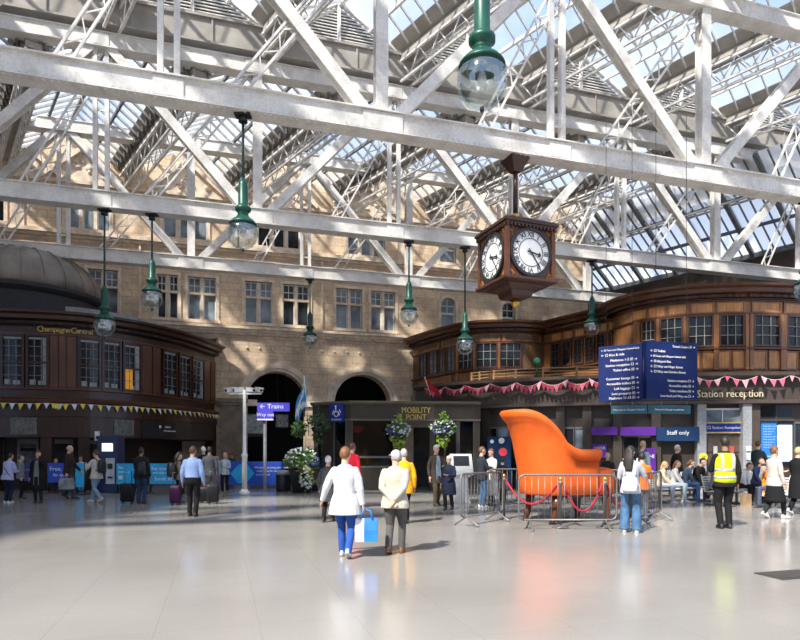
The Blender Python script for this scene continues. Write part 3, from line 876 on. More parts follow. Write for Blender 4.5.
for ua, ub in ((474, 476.5), (498, 499.5), (457, 459)): strip(m, RU, col_at(RU, ua), col_at(RU, ub), 4.75, 6.92, 0.1, 0.1, n=1)
m.build('pilaster', M_WOOD, PM)
for k in range(6):
    u0 = 552+k*11.5
    pav_window(RK, u0, u0+8.5, 5.75, 6.86, 2, 3, M_WOODM, M_PANE, fw=0.06)
panels(RK, PK, [(552+k*11.5, 562+k*11.5) for k in range(6)], 6.99, 7.4, M_WOODL)

# ground floor range on the right
RG = smooth([(0.7, 27.0), (2.0, 26.3), (4.1, 24.9), (7.8, 23.5), (11.4, 22.8), (15.0, 22.5), (22, 22.6)])
m = MB(); m.sweep(RG, [(0, 3.42), (0, 4.32), (-0.3, 4.32), (-0.3, 3.42)])
GF = struct(m.build('wall_right', M_FASC), 'brown shopfront range under the right-hand pavilions')
m = MB(); m.sweep(RG, [(0, 3.34), (0.1, 3.36), (0.1, 3.46), (0, 3.5)]); m.sweep(RG, [(0, 4.25), (0.2, 4.3), (0.34, 4.38), (0.36, 4.5), (-0.4, 4.52), (-0.4, 4.25)])
m.build('cornice', mat('dark_brown_ledge', (0.075, 0.055, 0.045), 0.5), GF)
m = MB(); m.sweep(RG, [(-0.35, 0), (-0.35, 3.42), (-0.6, 3.42), (-0.6, 0)]); m.build('shopfront', mat('brown_shopfront_panel', (0.052, 0.040, 0.032), 0.45, var=0.25, scale=1), GF)
fill(list(RG)+[(24, 36), (1.0, 36)], 4.51, 'terrace', M_ROOFD, GF)
m = MB(); m.add([(0.7, 27, 0), (0.7, 27, 4.5), (0.6, 33.5, 4.5), (0.6, 33.5, 0)], [(0, 1, 2, 3)]); m.build('return_wall', M_FASC, GF)
m = MB(); m.sweep([(p+Vector((0, 0))) for p in RG[30:]], [(0.02, 4.5), (0.02, 4.56), (-2.4, 4.72), (-2.4, 4.5)]); m.build('lead_flashing', mat('brown_roof_lead', (0.16, 0.10, 0.07), 0.5), GF)
m = MB()
for ua in (446, 484, 524, 560, 587, 618, 657, 757):
    p, nv = pos(RG, col_at(RG, ua)); m.box((p.x-nv.x*.25, p.y-nv.y*.25, 1.7), (0.34, 0.3, 3.4), math.atan2(nv.x, -nv.y))
m.build('pilaster', M_FASC, GF)
# reception piers, door, windows
gp = mat('grey_granite_pier', (0.30, 0.31, 0.33), 0.4, var=0.25, scale=20)
m = MB()
for ua in (702, 747.5):
    p, nv = pos(RG, col_at(RG, ua)); m.box((p.x-nv.x*.2, p.y-nv.y*.2, 1.72), (0.32, 0.4, 3.44), math.atan2(nv.x, -nv.y))
m.build('granite_pier', gp, GF)
def on_wall(u, z, off=0.0):
    p, nv = pos(RG, col_at(RG, u)); return Vector((p.x+nv.x*(off-0.35), p.y+nv.y*(off-0.35), z)), Vector((nv.x, nv.y, 0)), math.atan2(nv.x, -nv.y)
def wall_box(mb, ua, ub, z0, z1, off, th, m=0):
    strip(mb, RG, col_at(RG, ua), col_at(RG, ub), z0, z1, off-0.35, th, m, 2)
Yr = 22.7
m = MB(); wall_box(m, 708, 743, 0.02, 2.2, 0.06, 0.06)
DR = struct(m.build('door_1', mat('brown_panel_door', (0.13, 0.095, 0.075), 0.4)))
m = MB(); wall_box(m, 725.3, 725.9, 0.05, 2.15, 0.08, 0.03); wall_box(m, 709, 742, 1.5, 1.53, 0.08, 0.03); m.build('door_stile', M_BLACK, DR)
m = MB(); c, n_, a_ = on_wall(723, 1.05, 0.1); m.tube([c, c+Vector((0, 0, .35))], 0.02, 6); m.build('door_handle', M_CHROME, DR)
m = MB(); wall_box(m, 708, 743, 2.62, 3.15, 0.05, 0.05); o = struct(m.build('window_60', M_PANEW)); 
m = MB(); wall_box(m, 707, 744, 2.56, 2.64, 0.09, 0.08); wall_box(m, 707, 744, 3.13, 3.2, 0.09, 0.08); wall_box(m, 725, 726, 2.6, 3.15, 0.08, 0.06); m.build('transom_frame', M_WHITE, o)
m = MB(); wall_box(m, 764, 797, 2.76, 3.3, 0.05, 0.05); o = struct(m.build('window_61', M_PANE)); 
m = MB(); wall_box(m, 763, 798, 2.7, 2.78, 0.09, 0.08); wall_box(m, 780, 781, 2.76, 3.3, 0.08, 0.06); m.build('transom_frame', M_FASC, o)
k = 62
for ua, ub, z0, z1 in ((486, 494, 0.6, 2.5), (496, 506, 0.6, 2.5), (508, 520, 0.6, 2.5), (561, 573, 0.9, 2.45), (575, 585, 0.9, 2.45), (625, 640, 0.2, 2.1), (800, 812, .3, 2.6)):
    m = MB(); wall_box(m, ua, ub, z0, z1, 0.04, 0.04); o = struct(m.build('window_%d' % k, M_PANEW if k in (63, 66) else M_PANE)); k += 1
    m = MB(); wall_box(m, ua-.6, ub+.6, z1, z1+.07, 0.08, 0.08); wall_box(m, ua-.6, ua, z0, z1, .08, .08); wall_box(m, ub, ub+.6, z0, z1, .08, .08); m.build('frame', M_CHROME, o)

# ================================================================== outer shell that shades the hall (off to the left)
m = MB(); m.add([(-27, -4, 0), (-27, 34, 0), (-27, 34, 19), (-27, -4, 19)], [(0, 1, 2, 3)]); struct(m.build('wall_left', M_STONE))
m = MB(); m.add([(-27, -26, 0), (40, -26, 0), (40, -26, 15), (-27, -26, 15)], [(0, 1, 2, 3)]); struct(m.build('wall_front', M_WOODSH))

# unseen opaque slab, added and shaped to shade the left pavilion and floor
m = MB(); pl_ = [(-34, -8), (-17.5, -8), (-14.2, 17.5), (-18.4, 24.4), (-34, 24.4)]
m.add([(x, y, 17.2) for x, y in pl_]+[(x, y, 17.5) for x, y in pl_], [[4, 3, 2, 1, 0], [5, 6, 7, 8, 9]]+[[i, (i+1) % 5, 5+(i+1) % 5, 5+i] for i in range(5)])
struct(m.build('shade_slab', M_VALLEY))

# ================================================================== hanging clock
def frame_at(pos_, rz):
    return Matrix.Translation(Vector(pos_)) @ Matrix.Rotation(rz, 4, 'Z')
PHI = math.radians(21.6)
ck = Vector((2.96, 16.6, 0)); e1 = Vector((math.cos(PHI), math.sin(PHI), 0)); e2 = Vector((-math.sin(PHI), math.cos(PHI), 0))
cc = ck+e1*0.75+e2*0.75
M_CLK = wood('carved_mahogany', (0.13, 0.045, 0.022), 0.35, (5, 5, 2)); M_CLKD = wood('dark_mahogany', (0.07, 0.028, 0.02), 0.35)
M_DIAL = mat('white_opal_dial', (0.80, 0.82, 0.84), 0.35, var=0.04)
clock = thing('hanging_clock', 'four-faced wooden station clock with roman numerals hanging under a truss', 'clock', (cc.x, cc.y, 6.42), PHI)
m = MB(); m.bx(-.75, .75, -.75, .75, 0, 1.46)
for sx in (-1, 1):
    for sy in (-1, 1): m.bx(sx*.75-.06, sx*.75+.06, sy*.75-.06, sy*.75+.06, 0, 1.46)
m.build('case', M_CLK, clock, local=True)
m = MB()
for (h, z0, z1) in ((0.80, 1.40, 1.47), (0.84, 1.47, 1.53), (0.88, 1.53, 1.60), (0.84, 1.60, 1.64)): m.bx(-h, h, -h, h, z0, z1)
n = 14
for i in range(n):
    x = -0.78+1.56*i/(n-1)
    for s in (-1, 1):
        m.bx(x-.03, x+.03, s*.83-.03, s*.83+.03, 1.40, 1.47); m.bx(s*.83-.03, s*.83+.03, x-.03, x+.03, 1.40, 1.47)
m.build('cornice', M_CLKD, clock, local=True)
m = MB(); sq = lambda h, z: [(-h, -h, z), (h, -h, z), (h, h, z), (-h, h, z)]
m.loft([sq(.82, 1.64), sq(.55, 1.80), sq(.3, 1.86), sq(.26, 1.90)], 0, False); m.build('roof', M_CLK, clock, local=True)
m = MB()
m.loft([sq(.86, .02), sq(.86, -.05), sq(.80, -.09)], 0, False); m.loft([sq(.60, -.09), sq(.56, -.14), sq(.38, -.22), sq(.34, -.36), sq(.30, -.40), sq(.24, -.42)], 0, False)
m.build('base', M_CLKD, clock, local=True)
m = MB(); m.ell((0, 0, -.53), (.13, .13, .13), 16, 10); m.lathe([(.05, -.45), (.08, -.41)], seg=12); m.ell((0, 0, 1.98), (.13, .13, .12), 16, 10)
m.build('finial_ball', M_GOLD, clock, local=True) if False else None
m = MB(); m.ell((0, 0, -.53), (.13, .13, .13), 16, 10); m.build('finial_ball', M_GOLD, clock, local=True)
m = MB(); m.ell((0, 0, 1.99), (.13, .13, .13), 16, 10); m.build('finial_ball', M_GOLD, clock, local=True)
m = MB(); m.tube([(0, 0, 2.1), (0, 0, 3.70)], .07, 10); m.build('hanging_rod', M_CLKD, clock, local=True)
m = MB(); m.loft([sq(.12, 3.3), sq(.32, 3.68), sq(.32, 3.74)], 0, False); m.build('hanger_bracket', M_CLKD, clock, local=True)
NUM = ['XII', 'I', 'II', 'III', 'IIII', 'V', 'VI', 'VII', 'VIII', 'IX', 'X', 'XI']
for k in range(4):
    a = k*PI/2; out = Vector((math.sin(a), -math.cos(a), 0))
    FM = face_matrix(out*0.75+Vector((0, 0, .73)), out)
    def disc(mb, r0, r1, z0, z1, seg=48, m_=0):
        vs = []; fs = []
        for i in range(seg):
            t = 2*PI*i/seg
            for rr, zz in ((r0, z0), (r0, z1), (r1, z1), (r1, z0)): vs.append(FM @ Vector((rr*math.cos(t), rr*math.sin(t), zz)))
        for i in range(seg):
            j = (i+1) % seg
            for q in range(4): fs.append((i*4+q, j*4+q, j*4+(q+1) % 4, i*4+(q+1) % 4))
        mb.add(vs, fs, m_)
    m = MB(); vs = [FM @ Vector((.62*math.cos(2*PI*i/48), .62*math.sin(2*PI*i/48), .03)) for i in range(48)]; m.add(vs, [list(range(48))])
    dial = m.build('dial', M_DIAL, clock, local=True)
    m = MB(); disc(m, .60, .685, -.02, .08); disc(m, .385, .40, .03, .042)
    m.build('bezel', M_BLACK, dial, local=True)
    m = MB()
    for i in range(12):
        t = PI/2-2*PI*i/12
        T = FM @ Matrix.Translation((.495*math.cos(t), .495*math.sin(t), .037)) @ Matrix.Rotation(t-PI/2, 4, 'Z')
        m.text(NUM[i], 0.215, T, depth=0.01, sx=0.85 if len(NUM[i]) > 2 else 1.0)
    for i in range(60):
        t = 2*PI*i/60; m.add([FM @ Vector((rr*math.cos(t+dt), rr*math.sin(t+dt), .036)) for rr, dt in ((.57, -.006), (.60, -.006), (.60, .006), (.57, .006))], [(0, 1, 2, 3)])
    m.build('numerals', M_BLACK, dial, local=True)
    def hand(ang, ln, wd, nm, spade):
        mm = MB(); t = math.radians(90-ang); d = Vector((math.cos(t), math.sin(t), 0)); n_ = Vector((-d.y, d.x, 0)); z = Vector((0, 0, .055))
        pts = [-d*.12+n_*wd*.6, -d*.12-n_*wd*.6, d*ln*.72-n_*wd*.55]
        pts += [d*ln*.75-n_*wd*(2 if spade else .8), d*ln*.84-n_*wd*(1.8 if spade else .8), d*ln, d*ln*.84+n_*wd*(1.8 if spade else .8), d*ln*.75+n_*wd*(2 if spade else .8), d*ln*.72+n_*wd*.55]
        mm.add([FM @ (p+z) for p in pts]+[FM @ (p+z+Vector((0, 0, .012))) for p in pts], [list(range(9))[::-1], list(range(9, 18))]+[(i, (i+1) % 9, 9+(i+1) % 9, 9+i) for i in range(9)])
        mm.build(nm, M_BLACK, dial, local=True)
    hand(102, .34, .035, 'hour_hand', True); hand(144, .54, .026, 'minute_hand', False)
    m = MB()                                               # gilt corner ornaments
    for sx in (-1, 1):
        for sy in (-1, 1):
            for (ox, oy, r_) in ((0, 0, .07), (.0, -.1, .035), (-.1, 0, .035)):
                c0 = Vector((sx*(.62+ox*.6), sy*(.62+oy*.6), .012))
                m.tube([FM @ (c0+Vector((r_*math.cos(q*PI/5), r_*math.sin(q*PI/5), 0))) for q in range(11)], .011, 5)
    m.build('gilt_ornament', mat('dull_gilt', (0.38, 0.17, 0.05), 0.45, metal=0.3), clock, local=True)

# ================================================================== pendant lamps
M_BOWL = glassmat('clear_bowl_glass', (0.80, 0.86, 0.87), 0.30, 0.08)
def make_lamp(label, x=0.0):
    t = thing('pendant_lamp', label, 'lamp', (0, 0, 0), 0, 'green pendant lamps under the trusses')
    # origin at the hanging point on the truss; everything hangs below
    m = MB(); m.tube([(0, 0, 0), (0, 0, -1.75-x)], .035, 8); m.build('stem', mat('dark_green_iron', (0.01, 0.05, 0.04), 0.4), t, local=True)
    m = MB(); m.bx(-.2, .2, -.12, .12, -.06, 0); m.lathe([(.12, -.2), (.09, -.06)], seg=10); m.build('ceiling_bracket', M_BLACK, t, local=True)
    Z = Vector((0, 0, -x))
    m = MB(); m.lathe([(.05, -1.62), (.09, -1.72), (.11, -1.76), (.11, -1.80), (.12, -1.84), (.12, -2.30), (.15, -2.34), (.20, -2.37), (.20, -2.44), (.15, -2.48), (.13, -2.53), (.15, -2.60)], Z, seg=20)
    m.build('gear_case', M_GREEN, t, local=True)
    m = MB(); m.lathe([(.15, -2.58), (.18, -2.63), (.27, -2.69), (.33, -2.76), (.35, -2.80), (.32, -2.81)], Z, seg=24); m.build('lamp_shade', M_GREEN, t, local=True)
    m = MB(); m.lathe([(.32, -2.80), (.365, -2.92), (.375, -3.05), (.34, -3.20), (.25, -3.33), (.06, -3.42)], Z, seg=24)
    b = m.build('lamp_bowl', M_BOWL, t, local=True)
    m = MB(); m.ell(Z+Vector((0, 0, -3.44)), (.035, .035, .05), 8, 6); m.build('finial', M_BLACK, b, local=True)
    m = MB(); m.lathe([(.03, -2.85), (.05, -2.9), (.07, -3.0), (.05, -3.08), (.02, -3.1)], Z, seg=12); m.build('bulb', mat('frosted_bulb', (0.8, 0.8, 0.78), 0.4), t, local=True)
    return t
lamps = [(482, D0, 'large green pendant lamp with glass bowl, nearest at the top'),
         (243, D1, 'green pendant lamp hanging before the left upper windows from the clock truss'),
         (806, D1, 'green pendant lamp cut by the right edge of the picture'),
         (152, D2, 'green pendant lamp hanging right of the lead dome'),
         (409, D2, 'green pendant lamp hanging left of the clock over the kiosk roof'),
         (592, D2, 'green pendant lamp hanging over the blue direction boards'),
         (104.5, D2, 'green pendant lamp hanging in front of the gilt pavilion lettering'),
         (310, D3, 'green pendant lamp hanging between the two stone arches'),
         (465, D2, 'green pendant lamp hanging before the middle pavilion windows')]
l0 = None
for u, d, lb in lamps:
    if l0 is None: l0 = make_lamp(lb); o = l0
    elif u in (104.5, 465): o = make_lamp(lb, 1.1)
    else: o = copy_tree(l0); o['label'] = lb
    d_ = d+0.2; o.location = wp(tu(u, d_), d_, ZL-0.035)

# ================================================================== giant orange armchair
M_OR = mat('orange_felt', (0.70, 0.11, 0.006), 0.62, var=0.10, scale=3, bmp=0.05)
M_LEG = wood('dark_turned_leg', (0.10, 0.035, 0.018), 0.3)
CHR = math.radians(22)
chair = thing('giant_armchair', 'oversized orange upholstered armchair on dark legs inside the barriers', 'armchair', (3.66, 13.60, 0), CHR)
def ucurve(s, b=.68, xr=-0.42, xf=0.46):
    """tub outline: s 0 (right arm front) .. 1 (left arm front); returns point, outward normal, backness"""
    Ls = xf-xr; La = PI*b*0.92; T = 2*Ls+La; q = s*T
    if q < Ls: return Vector((xf-q, -b, 0)), Vector((0, -1, 0)), 0.0 if q < Ls*.0 else (q/Ls)*0.42
    if q > Ls+La: return Vector((xr+(q-Ls-La), b, 0)), Vector((0, 1, 0)), (1-(q-Ls-La)/Ls)*0.42
    a = (q-Ls)/La*PI; ex = 0.78
    p = Vector((xr-math.sin(a)*b*ex, -math.cos(a)*b, 0)); n = Vector((-math.sin(a), -math.cos(a)*ex, 0)).normalized()
    return p, n, 0.42+0.58*max(0.0, math.sin(a))**0.8
def smst(x): x = max(0, min(1, x)); return x*x*(3-2*x)
rings = []; N = 56
for i in range(N+1):
    s = i/N; p, n, bk = ucurve(s); bk = max(0.0, min(1.0, bk))
    top = 1.60+0.86*smst((bk-0.20)/0.74)
    lean = 0.04+0.30*bk**1.5                                # backwards rake of the top
    back = Vector((-1, 0, 0))
    th = .16+.05*bk; rl = .10+.03*bk
    def o_(z, off):
        f = max(0, (z-.62)/(2.46-.62)); return p+n*(off)+n*(0.10*f)+back*(lean*f*f*1.15*(bk**.5))+Vector((0, 0, z))
    rg = [o_(.62, -.02), o_(.66, .02), o_(.9, .015), o_(1.15, 0.0), o_(1.15+(top-1.15)*.5, -.005), o_(top-.26, 0), o_(top-.16, .07), o_(top-.06, .09), o_(top, .03), o_(top+.015, -.06), o_(top-.05, -.15),
          o_(top-.16, -.17), o_(top-.30, -th), o_(1.15+(top-1.15)*.4, -th-.03), o_(1.0, -th-.05), o_(.66, -th-.05)]
    rings.append(rg)
m = MB(); m.loft(rings, 0, True, True, True); m.build('tub_back', M_OR, chair, local=True)
# rounded arm fronts
for sg, s in ((-1, 0.0), (1, 1.0)):
    p, n, bk = ucurve(s); m = MB()
    m.lathe([(.02, -.02), (.12, 0), (.135, .04), (.12, .09), (.02, .10)], (0, 0, 0), 16)
    Mx = Matrix.Translation(p+n*(-.04)+Vector((-.04, 0, 1.51))) @ Matrix.Rotation(PI/2, 4, 'Y')
    m.v = [Mx @ q for q in m.v]; m.build('arm_front', M_OR, chair, local=True)
# seat with bowed front
def seat_ring(z, g):
    pts = []
    for k in range(40):
        t = 2*PI*k/40; c, s_ = math.cos(t), math.sin(t); e = 0.42
        x = abs(c)**e*math.copysign(1, c); y = abs(s_)**e*math.copysign(1, s_)
        pts.append((.27+x*(.83-g), y*(.68-g), z))
    return pts
m = MB(); m.loft([seat_ring(.62, .06), seat_ring(.64, .01), seat_ring(.8, 0), seat_ring(1.02, 0), seat_ring(1.12, .02), seat_ring(1.19, .08), seat_ring(1.215, .2)], 0, True); m.build('seat', M_OR, chair, local=True)
m = MB(); m.loft([seat_ring(.57, .05), seat_ring(.62, .05)], 0, False); m.build('base_rail', M_LEG, chair, local=True)
for x, y, hgt in ((.84, -.52, 0), (.84, .52, 0), (-.50, -.5, 0), (-.50, .5, 0)):
    m = MB()
    if x > 0: m.tube([(x, y, .60), (x, y, .5), (x, y, .3), (x+.01, y, .1), (x+.01, y, 0)], [.10, .115, .085, .065, .06], 12)
    else: m.tube([(x, y, .60), (x-.01, y, .4), (x-.06, y, .2), (x-.14, y, 0)], [.10, .09, .075, .065], 12)
    m.build('leg', M_LEG, chair, local=True)

# ================================================================== crowd barriers
def barrier(name_label, a, b, group='steel crowd barriers around the orange armchair'):
    a = Vector((*a, 0)); b = Vector((*b, 0)); d = b-a; ln = d.length; rz = math.atan2(d.y, d.x)
    t = thing('crowd_barrier', name_label, 'barrier', a, rz, group)
    m = MB(); r = .10
    z0, z1 = .20, 1.10
    loop = [(r, 0, z0), (ln-r, 0, z0), (ln-.03, 0, z0+.03), (ln, 0, z0+r), (ln, 0, z1-r), (ln-.03, 0, z1-.03), (ln-r, 0, z1), (r, 0, z1), (.03, 0, z1-.03), (0, 0, z1-r), (0, 0, z0+r), (.03, 0, z0+.03), (r, 0, z0)]
    m.tube(loop, .021, 8); m.build('frame', M_CHROME, t, local=True)
    n = int(ln/.125)
    for i in range(1, n):
        m = MB(); m.tube([(ln*i/n, 0, z0), (ln*i/n, 0, z1)], .008, 6); m.build('upright_bar', M_CHROME, t, local=True)
    for x in (.22, ln-.22):
        m = MB(); m.tube([(x, -.30, .012), (x, -.27, .03), (x, 0, z0), (x, .27, .03), (x, .30, .012)], .02, 8); m.build('foot', M_CHROME, t, local=True)
    return t
barrier('steel crowd barrier angled at the left of the armchair', (1.26, 12.45), (2.35, 13.75))
barrier('steel crowd barrier along the front of the orange armchair', (2.38, 12.02), (4.34, 12.02))
barrier('steel crowd barrier at the right, behind the girl in wide jeans', (4.85, 12.35), (6.05, 13.9))
barrier('steel crowd barrier behind the armchair, left half', (2.3, 15.6), (4.3, 15.9))
barrier('steel crowd barrier behind the armchair, right half', (4.4, 15.8), (6.1, 14.3))
# rope stanchions
def stanchion(p, lb):
    t = thing('rope_stanchion', lb, 'stanchion', (p[0], p[1], 0), 0, 'chrome rope stanchions round the armchair')
    m = MB(); m.lathe([(.17, 0), (.17, .015), (.06, .04), (.03, .06)], seg=20); m.build('base', M_CHROME, t, local=True)
    m = MB(); m.lathe([(.026, .05), (.026, .88), (.04, .89), (.04, .95), (.026, .96)], seg=12); m.build('post', M_CHROME, t, local=True)
    m = MB(); m.ell((0, 0, 1.0), (.045, .045, .05), 12, 8); m.build('knob', M_GOLD, t, local=True)
S1, S2, S3, S4, S5 = (3.30, 12.34), (4.22, 12.34), (2.42, 13.95), (5.35, 13.9), (3.9, 15.2)
stanchion(S1, 'chrome rope stanchion before the middle of the armchair'); stanchion(S2, 'chrome rope stanchion before the front leg of the armchair')
stanchion(S3, 'chrome rope stanchion at the rear left of the armchair'); stanchion(S4, 'chrome rope stanchion at the right end beyond the girl')
M_ROPE = mat('red_velvet_rope', (0.36, 0.012, 0.03), 0.7)
def rope(a, b, sag, lb):
    a = Vector((*a, .92)); b = Vector((*b, .92)); d = (b-a).normalized()*.055
    m = MB(); m.tube([a+d+(b-a-2*d)*(i/14)-Vector((0, 0, sag*(1-(2*i/14-1)**2))) for i in range(15)], .026, 8)
    tag(m.build('velvet_rope', M_ROPE), lb, 'rope', 'red velvet ropes between the stanchions')
rope(S1, S2, .58, 'red velvet rope sagging between the two front stanchions')
rope(S3, S1, .5, 'red velvet rope sagging from the rear left stanchion')
rope(S2, S4, .52, 'red velvet rope running right behind the girl in jeans')

# ================================================================== hanging direction boards
def board(p0, p1, z0, z1, name, label, lines, mtl, frame_m=None, th=.12):
    """vertical sign whose face runs from plan point p0 to p1 (left to right for the reader)"""
    a = Vector((*p0, 0)); b = Vector((*p1, 0)); d = (b-a); w_ = d.length; d.normalize(); out = Vector((d.y, -d.x, 0))
    t = thing(name, label, 'sign', ((a.x+b.x)/2, (a.y+b.y)/2, z0), 0)
    m = MB(); c = (a+b)/2-out*th/2; m.box((c.x, c.y, (z0+z1)/2), (w_, th, z1-z0), math.atan2(d.y, d.x)); m.build('panel', mtl, t)
    if frame_m:
        m = MB()
        for zz in (z0, z1): m.box((c.x, c.y, zz), (w_+.06, th+.04, .05), math.atan2(d.y, d.x))
        m.build('edge_strip', frame_m, t)
    m = MB(); g = MB(); h = z1-z0
    for (x, y, s, txt, al, col) in lines:
        pos_ = a+d*(w_*x)+out*.008; pos_.z = z1-h*y
        (g if col else m).text(txt, s, face_matrix(pos_, out), align=al, depth=.008)
    if m.v: m.build('lettering', M_TXT, t)
    if g.v: g.build('small_lettering', mat('pale_blue_lettering', (0.45, 0.6, 0.8), 0.5, var=.02), t)
    return t, a, b, d, out
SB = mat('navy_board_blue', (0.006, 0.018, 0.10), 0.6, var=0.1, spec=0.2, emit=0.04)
Ys = 14.6
def px(u, Y): return ((u-400)/F*Y, Y)
rows_l = [(.06, .08, .062, '\u2190 \u25a3 Taxis and Glasgow Central Link', 'LEFT', 0), (.06, .17, .085, '\u2190 \u25a1 Kiss & ride', 'LEFT', 0), (.90, .27, .085, 'Platforms 1-2 \u25a3 \u2192', 'RIGHT', 0), (.92, .36, .085, 'Station reception \u25a1 \u2192', 'RIGHT', 0), (.93, .45, .085, 'Ticket office \u25a3 \u2192', 'RIGHT', 0),
          (.93, .60, .085, 'Customer lounge \u25a3 \u2192', 'RIGHT', 0), (.94, .69, .085, 'Accessible toilets \u25a3 \u2192', 'RIGHT', 0), (.94, .78, .085, 'Left luggage \u25a1 \u2192', 'RIGHT', 0), (.95, .87, .085, 'Lost property \u25a3 \u2192', 'RIGHT', 0), (.95, .95, .085, 'Platforms 11-15 \u25a3 \u2192', 'RIGHT', 0)]
rows_r = [(.95, .08, .085, 'Travel Centre \u25a3 \u2192', 'RIGHT', 0), (.07, .17, .085, '\u2190 \u25a1 Toilets', 'LEFT', 0), (.07, .26, .07, '\u2190 \u25a3 Taxis and Glasgow Station Link', 'LEFT', 0), (.07, .35, .085, '\u2190 \u25a3 Airport Bus', 'LEFT', 0), (.07, .44, .085, '\u2190 \u25a1 Way out Hope Street', 'LEFT', 0), (.07, .53, .085, '\u2190 \u25a1 Way out Gordon Street', 'LEFT', 0),
          (.93, .68, .085, 'Station reception \u25a1 \u2192', 'RIGHT', 0), (.93, .77, .085, 'Accessible toilet \u25a3 \u2192', 'RIGHT', 0), (.93, .86, .085, 'Ticket machines \u25a3 \u2192', 'RIGHT', 0), (.93, .95, .085, 'Low level and Way out \u25a1 \u2192', 'RIGHT', 0)]
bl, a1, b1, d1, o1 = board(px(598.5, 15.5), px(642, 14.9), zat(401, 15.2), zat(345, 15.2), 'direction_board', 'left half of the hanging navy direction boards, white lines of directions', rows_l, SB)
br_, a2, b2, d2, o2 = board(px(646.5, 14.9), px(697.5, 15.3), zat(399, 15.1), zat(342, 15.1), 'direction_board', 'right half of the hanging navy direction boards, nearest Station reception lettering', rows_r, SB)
M_TEAL = mat('teal_banner', (0.02, 0.11, 0.16), 0.5, var=0.6, scale=1.4, emit=0.03)
board(px(611, 15.3), px(647, 15.0), zat(413.5, 15.1), zat(405, 15.1), 'hanging_banner', 'narrow teal banner under the left direction board', [(.5, .55, .06, 'Welcome to Glasgow Central', 'CENTER', 0)], M_TEAL, None, .06)
board(px(648, 15.0), px(690.5, 15.2), zat(413.5, 15.1), zat(405, 15.1), 'hanging_banner', 'narrow teal banner under the right direction board', [(.5, .55, .06, 'Please mind the gap on platforms', 'CENTER', 0)], M_TEAL, None, .06)
for t_, (a_, b_) in ((bl, (a1, b1)), (br_, (a2, b2))):
    m = MB()
    for f in (.2, .8):
        p = a_+(b_-a_)*f; m.tube([(p.x, p.y+.06, zat(344, 15.2)-.1), (p.x, p.y+.06, ZL)], .007, 6)
    m.build('hanging_wire', M_BLACK, t_)
for t_, (a_, b_) in ((bl, (a1, b1)), (br_, (a2, b2))):
    m = MB()
    for f in (.3, .8):
        p = a_+(b_-a_)*f; m.tube([(p.x, p.y+.05, zat(413, 15.1)+.2), (p.x, p.y+.05, zat(401, 15.2))], .015, 6)
    m.build('banner_bracket', M_CHROME, t_)

# ================================================================== bunting
def bunting(label, pts, n, cols, size, seg_sag=.12, spans=6):
    """pts: 3-D polyline of fixing points"""
    t = thing('bunting', label, 'bunting', pts[0], 0)
    cord = []; m = MB()
    def along(s):
        q = s*(len(pts)-1); i = min(int(q), len(pts)-2); f = q-i
        p = Vector(pts[i])+(Vector(pts[i+1])-Vector(pts[i]))*f
        x = (s*spans) % 1.0; p.z -= seg_sag*(1-(2*x-1)**2); return p
    m.tube([along(i/96) for i in range(97)], .008, 4); m.build('cord', M_WHITE, t)
    for i in range(n):
        s = (i+.5)/n; p = along(s); q = along(min(1, s+.004)); d = (q-p).normalized(); o_ = Vector((d.y, -d.x, 0))
        m = MB(); w_ = size*.42; h = size*R.uniform(.9, 1.1); tw = R.uniform(-.25, .25)*size
        A = p-d*w_; B = p+d*w_; Cc = p-Vector((0, 0, h))+o_*(.05+abs(tw))+d*tw*.4
        th = o_*.006
        m.add([A, B, Cc, A+th, B+th, Cc+th], [(2, 1, 0), (3, 4, 5), (0, 1, 4, 3), (1, 2, 5, 4), (2, 0, 3, 5)])
        m.build('pennant', cols[i % len(cols)], t)
    return t
def along_path(path, us, z, off):
    out = []
    for u in us:
        p, nv = pos(path, col_at(path, u)); out.append((p.x+nv.x*off, p.y+nv.y*off, z))
    return out
cw = mat('white_pennant', (0.72, 0.72, 0.75), 0.7, var=.05); cy = mat('yellow_pennant', (0.80, 0.62, 0.05), 0.7, var=.08); cg = mat('pale_green_pennant', (0.55, 0.68, 0.62), 0.7, var=.05)
cr = mat('pink_red_pennant', (0.58, 0.10, 0.18), 0.7, var=.15); cp = mat('pale_pink_pennant', (0.75, 0.36, 0.42), 0.7, var=.1); cm = mat('crimson_pennant', (0.30, 0.015, 0.04), 0.7, var=.1)
bunting('white and yellow bunting across the dark left pavilion', along_path(LP, [-6, 25, 55, 62, 90, 120, 140, 160, 178, 195, 208, 215], 3.42, .24), 40, [cw, cy, cw, cy, cg, cy], .24, .03, 6)
bunting('pink bunting above the Station reception lettering', along_path(RG, [692, 706, 720, 734, 748, 762, 776, 790, 806, 820], 4.40, .3), 14, [cp, cr, cp, cr, cr], .30, .2, 4)
bunting('red and white bunting between the kiosk and the direction boards', along_path(RG, [428, 445, 462, 480, 500, 520, 540, 560, 580, 600, 618, 640], 4.34, .34), 52, [cm, cm, cr, cm, cp, cm], .30, .18, 9)

